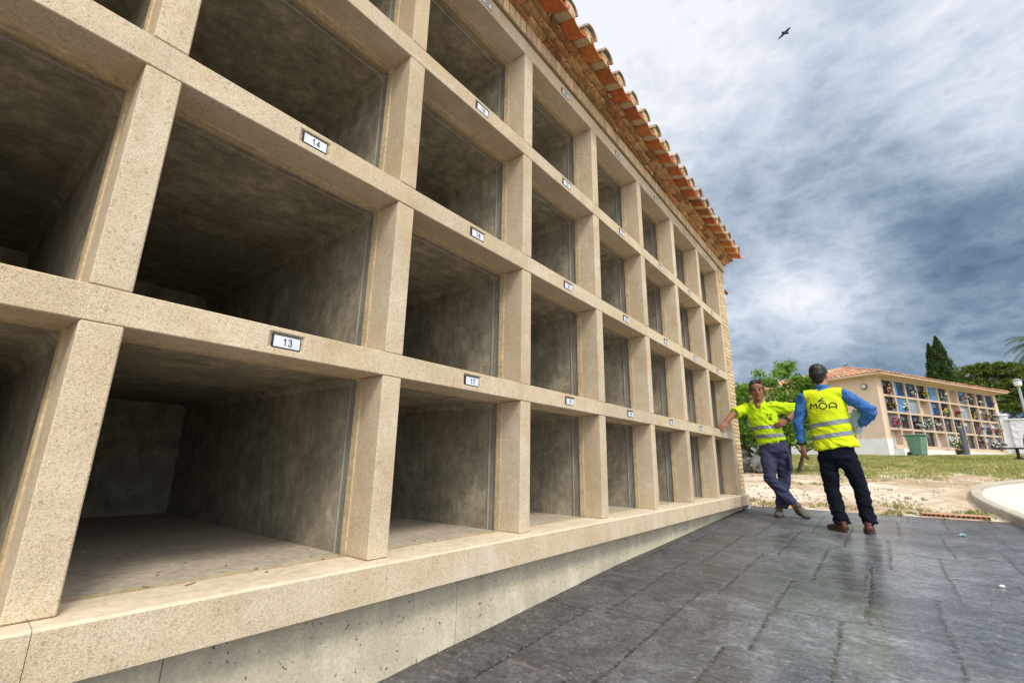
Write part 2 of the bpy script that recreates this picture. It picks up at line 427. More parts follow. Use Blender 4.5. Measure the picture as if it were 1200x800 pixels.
# soldier course
mb = MB(); x = -2.1
while x < PX1-.05:
    mb.box(x, x+.0600, -.03+random.uniform(-.002, .002), .08, 3.057, 3.166, brickcol(0)); x += .0680
mb.build('soldier_course', M['brick'], block, bevel=.0025)
mb = MB(); mb.box(-2.1, PX1-.012, -.018, .165, 3.0515, 3.164); mb.build('course_mortar', plain('joint_mortar', (.26, .19, .11), .9, 60, .3, .002), block)
# corbelled rough brick courses
mb = MB(); mm = MB()
for c_, (yf, z0, z1) in enumerate(((-.060, 3.170, 3.206), (-.105, 3.212, 3.246), (-.150, 3.252, 3.288))):
    x = -2.1 - .1*c_; end = PX1 + [.03, .075, .12][c_]
    while x < end:
        l = random.uniform(.16, .25); x1 = min(x+l, end)
        t = random.uniform(.6, 1.35); g_ = random.uniform(.85, 1.35)
        dy = random.uniform(-.014, .010); dz = random.uniform(-.004, .004)
        nx = max(2, int(l/.06)); 
        for q in range(nx):
            a = x+(x1-x)*q/nx; b_ = x+(x1-x)*(q+1)/nx - (.011 if q == nx-1 else -.001)
            yy = yf+dy+random.uniform(-.0025, .0025); zz = z0+dz+random.uniform(-.0015, .0015)
            mb.box(a, b_, yy, .1, zz, z1+dz+random.uniform(-.002, .002), (t, t*g_, t*g_*.95))
        x = x1
    # side return of the corbel at the gable
    y = yf
    for q in range(10):
        t = random.uniform(.6, 1.3); mb.box(PX1-.1, end+random.uniform(-.01, .006), .104+q*.235, .104+q*.235+.225, z0, z1, (t, t, t))
    mm.box(-2.1, end-.02, yf+.014, .12, z0+.006, z1+.004)
    for q in range(60):
        x = random.uniform(-2, end-.03)
        mm.ball((x, yf+.004, random.uniform(z0, z1)), (random.uniform(.01, .035), .012, random.uniform(.006, .016)), n=8)
mb.build('corbel_bricks', M['rough_brick'], block)
mm.build('corbel_mortar', M['tile_mortar'], block)
# barrel tiles: pitch .283, slope rising away from the eave
SL = math.tan(math.radians(15))
def tile(mb, x, y0, y1, z0, r0_, r1_, up, th=.013, col=(1,1,1), n=10, arc=1.0):
    # half tube from y0 (front) to y1; up=+1 convex up (cover), -1 concave up (channel)
    vs = []; fs = []
    for y, rr in ((y0, r0_), (y1, r1_)):
        z = z0 + (y-y0)*SL
        for rad in (rr, rr-th):
            for i in range(n+1):
                a = math.pi*(.5+arc*(i/n-.5))
                vs.append((x+rad*math.cos(a), y, z+up*rad*math.sin(a)*.80))
    m = n+1
    for i in range(n):
        fs.append((i, i+1, 2*m+i+1, 2*m+i)); fs.append((m+i+1, m+i, 3*m+i, 3*m+i+1))
        fs.append((i+1, i, m+i, m+i+1)); fs.append((2*m+i, 2*m+i+1, 3*m+i+1, 3*m+i))
    fs.append((0, 2*m, 3*m, m)); fs.append((n, m+n, 3*m+n, 2*m+n))
    mb.add(vs, fs, col)
mb = MB(); mo = MB(); cvt = MB(); TP = .2835
xt = 7.43; cnt = 0
while xt > -2.2:
    for row in range(9):
        y0 = -.305+row*.34 + random.uniform(-.008, .008); y1 = y0+.43
        t = random.uniform(.75, 1.25); hue = random.uniform(.85, 1.25)
        zch = 3.318 + (y0+.305)*SL + row*.006
        if y1 < 2.9:
            tile(mb, xt, y0+.012, y1, zch+random.uniform(-.003,.003), .118, .095, -1, col=(t, t*hue, t*hue), arc=.92)
        t = random.uniform(.8, 1.15)
        gr = random.uniform(.9, 1.8)
        tile(cvt, xt-TP/2, y0-random.uniform(0, .015), y1, zch-.006+random.uniform(-.003,.003), .092, .072, 1, col=(t, t*random.uniform(.85, 1.03), t*random.uniform(.8, 1.05)))
    # mortar plug filling under each cover at the eave
    X = xt-TP/2; zc = 3.318
    vs = []; n = 8
    for y in (-.285, .02):
        for i in range(n+1):
            a = math.pi*i/n; vs.append((X+.076*math.cos(a), y, zc-.014+(y+.305)*SL+.06*math.sin(a)))
        vs.append((X-.040, y, zc-.060+(y+.305)*SL)); vs.append((X+.040, y, zc-.060+(y+.305)*SL))
    m = n+3; fs = [tuple(range(m)), tuple(reversed(range(m, 2*m)))] + [(i, m+i, m+(i+1) % m, (i+1) % m) for i in range(m)]
    mo.add(vs, fs)
    xt -= TP; cnt += 1
mb.build('channel_tiles', M['tile'], block, smooth=False)
cvt.build('cover_tiles', plain('weathered_tile', (.40, .33, .26), .9, 14, .5, .003, tint=True), block)
mo.build('eave_mortar', M['tile_mortar'], block)
mb = MB()
mb.add([(-2.2,-.13,3.300),(7.5,-.13,3.300),(7.5,2.9,3.30+3.0*SL),(-2.2,2.9,3.30+3.0*SL),(-2.2,-.13,3.289),(7.5,-.13,3.289),(7.5,2.9,3.20),(-2.2,2.9,3.20)],
       [(0,1,2,3),(4,7,6,5),(0,4,5,1),(1,5,6,2),(2,6,7,3),(3,7,4,0)])
mb.build('roof_deck', M['mortar'], block)
# drain spout
mb = MB(); mb.loft([(7.40,.06,2.83),(7.86,.06,2.83)], [.022,.022], (0,1,0), 14, False); mb.build('drain_spout', M['spout'], block, smooth=False)

# ------------------------------------------------------------------ paving (stamped concrete)
def build_paving():
    x = np.concatenate([np.arange(-4, -.2, .1), np.arange(-.2, 5.0, .0125), np.arange(5.0, 7.76, .02)]); x[-1] = 7.75
    y = np.concatenate([np.arange(-8, -3.6, .1), np.arange(-3.6, .085, .0125)])
    X, Y = np.meshgrid(x, y, indexing='ij')
    Z = -.853 + .035*X - .018*np.maximum(0, 3.2-X)
    dj = np.full(X.shape, 9.0); djc = np.full(X.shape, 9.0)
    prng = np.random.default_rng(5); cellshade = np.zeros(X.shape)
    wob = .002*np.sin(X*5.1+Y*3) + .0015*np.sin(X*17.3+1)
    wob2 = .003*np.sin(Y*6.3+X*2) + .002*np.sin(Y*19+2)
    segs = []
    for i in range(-6, 8):
        for j in range(-8, 24):
            sx = 2.27 + 1.385*i + .665*j; sy = -1.07 - .1*i - .412*j
            if sx > 7.8 or sx+1.38 < -4 or sy > .3 or sy < -8.3: continue
            segs.append((sx, sy, i, j))
    for sx, sy, i, j in segs:
        m = (X > sx-.05) & (X < sx+1.42) & (np.abs(Y-sy) < .06)
        dd = np.abs(Y[m]-sy+wob[m]) + np.maximum(0, np.maximum(sx-X[m], X[m]-sx-1.36))*3
        dj[m] = np.minimum(dj[m], dd)
        ends = [(sx, .31), (sx+1.36-(.3 if (i+j) % 2 else .72), .36)]
        for ex, ln in ends:
            m = (np.abs(X-ex) < .05) & (Y < sy+.02) & (Y > sy-ln-.02)
            dd = np.abs(X[m]-ex+wob2[m]) + np.maximum(0, sy-ln-Y[m])*3
            djc[m] = np.minimum(djc[m], dd)
        m = (X > sx) & (X < sx+.66) & (Y < sy) & (Y > sy-.32)
        cellshade[m] = prng.uniform(-1, 1)
        m = (X > sx+.66) & (X < sx+1.36) & (Y < sy) & (Y > sy-.35)
        cellshade[m] = prng.uniform(-1, 1)
    wv = .5+.25*np.sin(X*23+Y*7+2*np.sin(X*9))+.25*np.sin(X*61+Y*31)
    g1 = np.clip(1.25-dj/(.0055+.006*wv), 0, 1); g2 = np.clip(1.05-djc/(.006+.003*wv), 0, 1)*.8
    # slate-like relief: anisotropic sum of sines with random phase
    rel = np.zeros(X.shape)
    for q in range(40):
        a = prng.normal(math.pi/2, .35); fr = prng.uniform(3, 30); ph = prng.uniform(0, 6.3)
        rel += np.sin((X*math.cos(a+math.pi/2)+Y*math.sin(a+math.pi/2)*.3)*fr + ph + 2*np.sin(Y*2.1+q)+1.5*np.sin(X*1.7+q*2))/(fr**.7)
    Z = Z - .007*g1 - .0035*g2 + .0007*rel + .0006*cellshade
    nx, ny = X.shape
    me = bpy.data.meshes.new('paving')
    co = np.stack([X, Y, Z], -1).reshape(-1, 3)
    # rim for thickness
    idx = np.arange(nx*ny).reshape(nx, ny)
    quads = np.stack([idx[:-1, :-1], idx[1:, :-1], idx[1:, 1:], idx[:-1, 1:]], -1).reshape(-1, 4)
    me.vertices.add(len(co)); me.vertices.foreach_set('co', co.astype(np.float32).ravel())
    me.loops.add(quads.size); me.loops.foreach_set('vertex_index', quads.astype(np.int32).ravel())
    me.polygons.add(len(quads)); me.polygons.foreach_set('loop_start', np.arange(0, quads.size, 4, dtype=np.int32))
    me.polygons.foreach_set('loop_total', np.full(len(quads), 4, dtype=np.int32))
    me.update(calc_edges=True)
    at = me.color_attributes.new('tint', 'FLOAT_COLOR', 'POINT')
    cc = np.stack([g1, g2, cellshade*.5+.5, np.ones(X.shape)], -1).reshape(-1, 4)
    at.data.foreach_set('color', cc.astype(np.float32).ravel())
    m, nt, b = new_mat('stamped_concrete'); v = coords(nt)
    a = nt.nodes.new('ShaderNodeAttribute'); a.attribute_name = 'tint'
    sp = nt.nodes.new('ShaderNodeSeparateColor'); nt.links.new(a.outputs['Color'], sp.inputs[0])
    vv = coords(nt, (2.0, .8, 1)); n1 = noise_node(nt, v, .9, 5, .6, .6); n2 = noise_node(nt, vv, 11, 12, .78, .5); n3 = noise_node(nt, v, 45, 4, .7)
    c = ramp(nt, n1, [(.33, (.068, .070, .080)), (.5, (.116, .122, .134)), (.66, (.168, .179, .191))])
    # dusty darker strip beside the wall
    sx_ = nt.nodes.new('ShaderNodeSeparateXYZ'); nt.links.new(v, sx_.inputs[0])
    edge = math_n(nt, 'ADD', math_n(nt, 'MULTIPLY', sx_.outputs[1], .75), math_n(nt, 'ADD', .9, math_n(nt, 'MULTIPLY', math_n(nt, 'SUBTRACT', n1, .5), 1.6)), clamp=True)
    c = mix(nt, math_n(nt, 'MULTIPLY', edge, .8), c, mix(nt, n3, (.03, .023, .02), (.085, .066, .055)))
    c = mix(nt, .65, c, mix(nt, 1.0, c, ramp(nt, n2, [(.34, .42), (.5, 1.0), (.64, 1.75)]), 'MULTIPLY'))
    c = mix(nt, .6, c, mix(nt, 1.0, c, ramp(nt, n3, [(.34, .45), (.66, 1.6)]), 'MULTIPLY'))
    c = mix(nt, .3, c, mix(nt, 1.0, c, ramp(nt, sp.outputs[2], [(0, .6), (1, 1.4)]), 'MULTIPLY'))
    c = mix(nt, .6, c, mix(nt, 1.0, c, ramp(nt, noise_node(nt, v, 3.2, 10, .74, .5), [(.34, .45), (.5, 1.0), (.66, 1.7)]), 'MULTIPLY'))
    green = ramp(nt, noise_node(nt, v, 1.3, 3, .5), [(.5, 0.0), (.68, 1.0)])
    c = mix(nt, math_n(nt, 'MULTIPLY', green, .35), c, (.075, .085, .065))
    streak = ramp(nt, noise_node(nt, coords(nt, (9, .9, 1)), 3.2, 6, .7, .5), [(.63, 0.0), (.72, 1.0)])
    c = mix(nt, math_n(nt, 'MULTIPLY', streak, .30), c, (.36, .29, .22))
    spk = ramp(nt, noise_node(nt, v, 55, 3, .6), [(.66, 0.0), (.70, 1.0)])
    c = mix(nt, math_n(nt, 'MULTIPLY', spk, .75), c, (.46, .40, .33))
    c = mix(nt, math_n(nt, 'MULTIPLY', sp.outputs[0], .95), c, mix(nt, ramp(nt, n3, [(.5, 0.0), (.62, 1.0)]), (.012, .010, .009), (.16, .13, .10)))
    c = mix(nt, math_n(nt, 'MULTIPLY', sp.outputs[1], .7), c, mix(nt, ramp(nt, n1, [(.48, 0.0), (.56, 1.0)]), (.30, .22, .17), (.02, .02, .02)))
    nt.links.new(c, b.inputs['Base Color'])
    rg = ramp(nt, n2, [(.3, .13), (.7, .34)]); rg = mix(nt, edge, rg, (.75, .75, .75))
    nt.links.new(rg, b.inputs['Roughness']); b.inputs['Specular IOR Level'].default_value = .55
    bump(nt, b, math_n(nt, 'ADD', n2, math_n(nt, 'MULTIPLY', n3, .3)), .002, .22)
    o = link('paving', me, m, None, smooth=True); tag(o, kind='structure')
build_paving()

# ------------------------------------------------------------------ ground
def gz(x, y):
    z = zg(x)
    if x > 7.9:
        k = min(1, (x-7.9)/1.0)
        z += k*(.05*noise.noise(V((x*.5, y*.5, 0))) + .018*noise.noise(V((x*2.3, y*2.3, 3))))
        if x > 31: z -= .0
    return z
def build_ground():
    xs = sorted(set([-150, -60, -20, -8, -4.2, 0, 3.2, 7.2, 7.68, 7.755, 7.9] + [round(7.9+.18*i, 3) for i in range(1, 60)] + [19+.6*i for i in range(60)] + [56, 60, 70, 90, 130, 200, 350, 600]))
    ys = sorted(set([-400, -200, -90, -50, -30, -20] + [-16+.6*i for i in range(12)] + [round(-9+.18*i, 3) for i in range(86)] + [7+.8*i for i in range(12)] + [20, 30, 50, 90, 200, 400]))
    vs = []; fs = []
    for x in xs:
        for y in ys:
            z = gz(x, y)
            if x < 7.70: z -= .09
            vs.append((x, y, z))
    n = len(ys)
    for i in range(len(xs)-1):
        for j in range(n-1): fs.append((i*n+j, (i+1)*n+j, (i+1)*n+j+1, i*n+j+1))
    me = bpy.data.meshes.new('ground'); me.from_pydata(vs, [], fs)
    m, nt, b = new_mat('dirt_and_grass'); v = coords(nt)
    n1 = noise_node(nt, v, .55, 6, .65, .5); n2 = noise_node(nt, v, 5, 6, .7); n3 = noise_node(nt, v, 40, 4, .75)
    c = ramp(nt, n1, [(.35, (.40, .285, .165)), (.5, (.56, .43, .30)), (.62, (.74, .64, .50))])
    c = mix(nt, .6, c, mix(nt, 1.0, c, ramp(nt, n2, [(.32, .55), (.5, 1.0), (.68, 1.4)]), 'MULTIPLY'))
    c = mix(nt, .5, c, mix(nt, 1.0, c, ramp(nt, n3, [(.3, .5), (.7, 1.45)]), 'MULTIPLY'))
    sx_ = nt.nodes.new('ShaderNodeSeparateXYZ'); nt.links.new(v, sx_.inputs[0])
    gx = math_n(nt, 'MULTIPLY', math_n(nt, 'SUBTRACT', sx_.outputs[0], 15.0), .10, clamp=False)
    gx = math_n(nt, 'MINIMUM', gx, .38)
    gx = math_n(nt, 'MAXIMUM', gx, -.34)
    gm = math_n(nt, 'ADD', math_n(nt, 'ADD', noise_node(nt, coords(nt, (.6, 1, 1)), .9, 6, .7, .4), gx), math_n(nt, 'MULTIPLY', math_n(nt, 'SUBTRACT', n2, .5), .5))
    gm = ramp(nt, gm, [(.50, 0.0), (.58, 1.0)])
    gc = ramp(nt, noise_node(nt, v, 2.2, 6, .7), [(.33, (.12, .15, .03)), (.5, (.27, .25, .075)), (.65, (.50, .40, .19))])
    gc = mix(nt, .5, gc, mix(nt, 1.0, gc, ramp(nt, n3, [(.3, .45), (.7, 1.5)]), 'MULTIPLY'))
    c = mix(nt, gm, c, gc)
    nt.links.new(c, b.inputs['Base Color']); b.inputs['Roughness'].default_value = .95; b.inputs['Specular IOR Level'].default_value = .1
    bump(nt, b, math_n(nt, 'ADD', n2, n3), .03, .7)
    o = link('ground', me, m, smooth=True); tag(o, kind='structure')
build_ground()

# grass blades
def grass_field():
    P = []
    prn = random.Random(3)
    def tuft(x, y, h, nb, spread):
        z = gz(x, y)
        for _ in range(nb):
            a = prn.uniform(0, 6.28); d = prn.uniform(0, spread); bx, by = x+d*math.cos(a), y+d*math.sin(a)
            la = prn.uniform(0, 6.28); l = prn.uniform(.1, .6)*h; w = .006+.004*prn.random()
            hh = h*prn.uniform(.5, 1.1); wa = prn.uniform(0, 6.28)
            P.append(((bx-w*math.cos(wa), by-w*math.sin(wa), z-.01), (bx+w*math.cos(wa), by+w*math.sin(wa), z-.01), (bx+l*math.cos(la), by+l*math.sin(la), z+hh)))
    n = 0
    while n < 9000:
        x = prn.uniform(7.9, 31); y = prn.uniform(-9, 3.4)
        if x < 14.5 and y < -2.3: 
            if path_inside(x, y, .25): continue
        gval = noise.noise(V((x*.55, y*.9, 7)))+.4*noise.noise(V((x*2.1, y*2.1, 1)))
        th = .30 if x < 11.5 else (.22 if x < 14.5 else (-.05 if x < 18 else -.6))
        near_edge = (x < 8.5 and prn.random() < .10)
        if gval < th and not near_edge: continue
        tuft(x, y, prn.uniform(.03, .075) if x < 14 else prn.uniform(.05, .11), 7 if x < 14 else 6, .06 if x < 14 else .12)
        n += 1
    for (cx, cy, rr, k) in ((7.93, -1.65, .12, 26), (8.1, -1.98, .2, 30), (8.0, -2.5, .14, 30), (8.6, -1.72, .25, 34), (9.3, -1.75, .35, 40), (8.35, -2.45, .18, 34), (8.05, -.15, .18, 30), (7.95, -.5, .15, 14), (8.3, .3, .3, 30)):
        for _ in range(k): tuft(cx+prn.gauss(0, rr), cy+prn.gauss(0, rr*.5), prn.uniform(.03, .06), 6, .03)
    vs = []; fs = []
    for t in P:
        b = len(vs); vs.extend(t); fs.append((b, b+1, b+2))
    me = bpy.data.meshes.new('grass'); me.from_pydata(vs, [], fs)
    m, nt, b = new_mat('grass_blades'); v = coords(nt)
    c = ramp(nt, noise_node(nt, v, 1.6, 5, .7), [(.33, (.10, .155, .022)), (.5, (.24, .25, .055)), (.66, (.52, .44, .20))])
    nt.links.new(c, b.inputs['Base Color']); b.inputs['Roughness'].default_value = .7
    o = link('grass', me, m); tag(o, 'short patchy green and straw coloured grass on the dirt field', 'grass', kind='stuff')

# curb and path
CURB = [(6.2, -2.80), (7.0, -2.745), (7.6, -2.71), (8.3, -2.67), (9.1, -2.63), (10.0, -2.63), (10.8, -2.70), (11.5, -2.80), (12.2, -2.96), (12.75, -3.18), (13.3, -3.45), (13.9, -3.78), (14.8, -4.4), (16.2, -5.4), (18, -6.7)]
def path_inside(x, y, marg=0):
    for (a, b), (c, d) in zip(CURB[:-1], CURB[1:]):
        if a <= x <= c:
            return y < b+(d-b)*(x-a)/(c-a)+marg
    return False
grass_field()
def smoothline(pts, k=6):
    out = []
    for i in range(len(pts)-1):
        p0 = V(pts[max(i-1, 0)]); p1 = V(pts[i]); p2 = V(pts[i+1]); p3 = V(pts[min(i+2, len(pts)-1)])
        for q in range(k):
            t = q/k; out.append(.5*((2*p1)+(-p0+p2)*t+(2*p0-5*p1+4*p2-p3)*t*t+(-p0+3*p1-3*p2+p3)*t**3))
    out.append(V(pts[-1])); return out
cl = smoothline([(a, b, 0) for a, b in CURB], 5)
M['curb'] = plain('curb_concrete', (.42, .37, .29), .9, 30, .25, .004)
M['path'] = plain('pale_concrete', (.60, .56, .50), .9, 6, .16, .003)
curb = thing('curb', (10, -2.8, zg(10)), 'low pale concrete curb curving round the edge of the footpath', 'curb')
prof = [(0, -.12), (0, .085), (.012, .10), (.108, .10), (.12, .085), (.12, -.12)]
segs = []; cur = [cl[0]]; acc = 0
for a, b in zip(cl[:-1], cl[1:]):
    cur.append(b); acc += (b-a).length
    if acc > 1.9: segs.append(cur); cur = [b]; acc = 0
if len(cur) > 1: segs.append(cur)
for sg in segs:
    mb = MB(); vs = []; fs = []
    jz = random.uniform(-.006, .006)
    for i, p in enumerate(sg):
        t = (sg[min(i+1, len(sg)-1)]-sg[max(i-1, 0)]).normalized(); nn = V((t.y, -t.x, 0))
        off = (.006 if i == 0 else (-.006 if i == len(sg)-1 else 0))
        for o_, h in prof:
            q = p + nn*o_ + t*off; vs.append((q.x, q.y, zg(p.x)+h+jz))
    m = len(prof)
    for i in range(len(sg)-1):
        for k in range(m): fs.append((i*m+k, i*m+(k+1) % m, (i+1)*m+(k+1) % m, (i+1)*m+k))
    fs.append(tuple(range(m))); fs.append(tuple(reversed(range((len(sg)-1)*m, len(sg)*m))))
    mb.add(vs, fs); mb.build('curb_stone', M['curb'], curb)
vs = []; fs = []
for p in cl:
    z = zg(p.x)+.035
    i = len(vs); 
    t = V((0, -1, 0))
    vs += [(p.x+.0, p.y-.10, z), (p.x-.0, -14, z)]
for i in range(len(cl)-1): fs.append((2*i, 2*i+1, 2*i+3, 2*i+2))
me = bpy.data.meshes.new('path'); me.from_pydata(vs, [], fs); o = link('path', me, M['path']); tag(o, kind='structure')

# gravel stones
mb = MB(); prn = random.Random(9); cnt = 0
while cnt < 1500:
    x = 7.85 + prn.random()**1.6*13; y = prn.uniform(-6, 2.5)
    if path_inside(x, y, .3): continue
    if noise.noise(V((x*.8, y*.8, 2))) < -.1 and prn.random() < .8: continue
    s = prn.uniform(.008, .03)*(1 if prn.random() < .93 else 2.2)
    t = prn.uniform(.6, 1.4)
    mb.ball((x, y, gz(x, y)+s*.2), (s*prn.uniform(.7, 1.3), s*prn.uniform(.7, 1.3), s*.6), n=6, col=(t, t, t)); cnt += 1
M['stone'] = plain('pale_stones', (.50, .43, .34), .9, 10, .3, .002, tint=True)
o = mb.build('gravel', M['stone'], smooth=False); tag(o, 'loose pale stones scattered over the bare dirt', 'gravel', kind='stuff')

# hollow clay brick slab at the paving edge
slab = thing('clay_slab', (7.95, -2.2, zg(7.9)), 'flat hollow terracotta bricks lying in weeds at the edge of the paving', 'brick slab')
M['terra'] = plain('terracotta', (.52, .27, .16), .85, 25, .2, .002)
mb = MB(); z0 = zg(7.9)-.002; ax, ay = 7.80, -1.93
for i in range(2):
    x0 = 7.79+.002*i; y1 = -1.93-.31*i; y0 = y1-.305
    # top and bottom skins with webs (open cells seen end on)
    mb.box(x0, x0+.26, y0, y1, z0+.030, z0+.038); mb.box(x0, x0+.26, y0, y1, z0, z0+.007)
    for q in range(8):
        yy = y0+(.305-.007)*q/7; mb.box(x0+.001, x0+.259, yy, yy+.007, z0+.0072, z0+.0298)
mb.build('hollow_brick', M['terra'], slab)
# litter
lit = MB(); lit.loft([(6.29, -2.13, hp(6.3)+.004), (6.31, -2.15, hp(6.3)+.02), (6.30, -2.18, hp(6.3)+.012)], [(.02, .006), (.026, .008), (.018, .005)], (1, 0, 0), 8)
M['aqua'] = plain('aqua_plastic', (.25, .62, .62), .4, 10, .2, 0)
tag(lit.build('plastic_cap', M['aqua']), 'small crumpled aqua plastic scrap lying on the dark paving', 'litter')
lit = MB(); lit.ball((4.16, -2.13, hp(4.16)+.008), (.012, .016, .009), n=8)
M['paperw'] = plain('white_paper', (.8, .8, .8), .8, 20, .1, .002)
tag(lit.build('paper_scrap', M['paperw']), 'tiny white crumpled paper ball lying on the slate paving', 'litter')

# ------------------------------------------------------------------ foliage
def leaf_mesh(name, pts, nrm_bias, size, mat, parent, jitter=.5, fold=True, aspect=.45):
    n = len(pts); P = np.array(pts, dtype=np.float64)
    a = rng.normal(size=(n, 3)) + np.array(nrm_bias)
    a /= np.linalg.norm(a, axis=1)[:, None]
    t = rng.normal(size=(n, 3)); t -= (t*a).sum(1)[:, None]*a; t /= np.linalg.norm(t, axis=1)[:, None]
    b = np.cross(a, t); s = size*(1+jitter*(rng.random(n)-.5)*2); s = s[:, None]
    v0 = P - t*s*.5; v1 = P + b*s*aspect*.5 + a*s*.06; v2 = P + t*s*.5; v3 = P - b*s*aspect*.5 + a*s*.06
    co = np.stack([v0, v1, v2, v3], 1).reshape(-1, 3)
    me = bpy.data.meshes.new(name); me.vertices.add(4*n); me.vertices.foreach_set('co', co.astype(np.float32).ravel())
    idx = np.arange(4*n, dtype=np.int32); me.loops.add(4*n); me.loops.foreach_set('vertex_index', idx)
    me.polygons.add(n); me.polygons.foreach_set('loop_start', np.arange(0, 4*n, 4, dtype=np.int32)); me.polygons.foreach_set('loop_total', np.full(n, 4, dtype=np.int32))
    at = me.color_attributes.new('tint', 'FLOAT_COLOR', 'POINT')
    tt = np.repeat(.55+.9*rng.random(n), 4); c = np.stack([tt*(.9+.3*np.repeat(rng.random(n), 4)), tt, tt*.9, np.ones(4*n)], -1)
    at.data.foreach_set('color', c.astype(np.float32).ravel())
    me.update(calc_edges=True); return link(name, me, mat, parent)

def leafmat(name, col, trans=.3, rough=.5):
    m, nt, b = new_mat(name); a = nt.nodes.new('ShaderNodeAttribute'); a.attribute_name = 'tint'
    c = mix(nt, 1.0, col, a.outputs['Color'], 'MULTIPLY'); nt.links.new(c, b.inputs['Base Color']); b.inputs['Roughness'].default_value = rough
    b.inputs['Specular IOR Level'].default_value = .3
    tr = nt.nodes.new('ShaderNodeBsdfTranslucent'); nt.links.new(mix(nt, 1.0, c, (1.3, 1.5, .5), 'MULTIPLY'), tr.inputs[0])
    ms = nt.nodes.new('ShaderNodeMixShader'); ms.inputs[0].default_value = trans
    nt.links.new(b.outputs[0], ms.inputs[1]); nt.links.new(tr.outputs[0], ms.inputs[2]); nt.links.new(ms.outputs[0], nt.nodes['Material Output'].inputs[0]); return m

def blob_pts(c, r, n, shell=.55):
    d = rng.normal(size=(n, 3)); d /= np.linalg.norm(d, axis=1)[:, None]
    rad = shell+(1-shell)*rng.random(n); return np.array(c)+d*rad[:, None]*np.array(r)

M['bark'] = plain('bark', (.13, .10, .07), .95, 12, .4, .02)
# loquat-like tree behind the men
TB = V((15.9, .75, zg(15.9)))
tree = thing('broadleaf_tree', TB, 'bushy green broad leaved tree behind the two workers, beside the brick corner', 'tree')
mb = MB(); tips = []
def limb(p, d, L, r, depth):
    pts = [p]; q = p.copy(); dd = d.copy()
    for i in range(4):
        dd = (dd + V((random.gauss(0, .16), random.gauss(0, .16), random.gauss(.03, .1)))).normalized(); q = q+dd*L/4; pts.append(q.copy())
    mb.loft(pts, [r, r*.9, r*.78, r*.68, r*.55], (1, 0, 0), 8)
    if depth == 0: tips.append(q); tips.append(pts[3]); return
    for k in range(3 if depth > 1 else 4):
        nd = (dd + V((random.gauss(0, .6), random.gauss(0, .75), random.gauss(.12, .3)))).normalized()
        limb(pts[random.choice((2, 3, 4))], nd, L*.68, r*.5, depth-1)
for dx, dy in ((0, 0), (.05, .5), (-.1, -.35), (.1, -.7), (0, .9)):
    limb(TB+V((dx, dy*.5, -.05)), V((dx, dy*.55, 1)).normalized(), 1.15, .06, 2)
mb.build('trunk', M['bark'], tree, smooth=True)
pts = []
def inside_crown(p):
    return True
for t in tips: pts.append(blob_pts(t, (.34, .34, .24), 80, .1))
extra = [((15.6, .45, 2.55), (.4, .38, .42)), ((15.6, .1, 2.2), (.45, .45, .35)), ((15.6, .9, 2.35), (.45, .35, .3)), ((15.6, 1.45, 1.9), (.5, .42, .45)), ((15.6, 1.3, 1.2), (.5, .5, .5)), ((15.6, .7, 1.7), (.6, .6, .5)),
         ((15.6, .05, 1.6), (.5, .5, .45)), ((15.6, -.15, 1.1), (.4, .32, .4)), ((15.6, 1.6, .7), (.4, .45, .4)), ((15.7, .4, 2.85), (.16, .14, .22)), ((15.6, -.22, 2.35), (.3, .22, .22)), ((15.6, 1.65, 2.2), (.25, .2, .2)), ((15.5, .9, 1.0), (.6, .6, .5)), ((15.5, -.05, .72), (.3, .3, .3)), ((15.4, .5, .75), (.5, .5, .35)), ((15.4, 1.2, .55), (.5, .4, .3)), ((15.4, .25, 1.2), (.5, .5, .4)), ((15.4, -.2, 1.9), (.3, .3, .4)), ((15.4, 1.75, 1.6), (.3, .25, .5))]
for c_, r_ in extra:
    for k in range(7):
        cc = np.array(c_)+rng.normal(size=3)*np.array(r_)*.65
        pts.append(blob_pts(cc, (.24, .24, .18), 115, .0))
pts = np.concatenate(pts)
m_ = (pts[:, 2] > .1+zg(15.9))
leaf_mesh('crown', pts[m_], (0, 0, .9), .105, leafmat('broad_leaf', (.15, .26, .05), .4), tree)
# rubble pile at its foot
rp = MB(); prn = random.Random(4)
for i in range(60):
    x = 15.2+prn.uniform(-.5, .5); y = 1.45+prn.uniform(-.5, .45); s = prn.uniform(.06, .16); h = prn.uniform(0, .45)*max(0, 1-abs(y-1.5)*1.2)
    rp.obox((x, y, zg(x)+s*.6+h), V((prn.gauss(0, 1), prn.gauss(0, 1), prn.gauss(0, 1))).normalized()*s, V((0, .8, .3))*s*.7, V((.2, -.3, .8))*s*.6, (prn.uniform(.7, 1.2),)*3)
rk = rp.build('rubble_heap', plain('grey_rubble', (.16, .155, .15), .9, 9, .35, .01, tint=True), bevel=.03)
tag(rk, 'heap of grey broken stone under the broad leaved tree beside the brick corner', 'rubble')

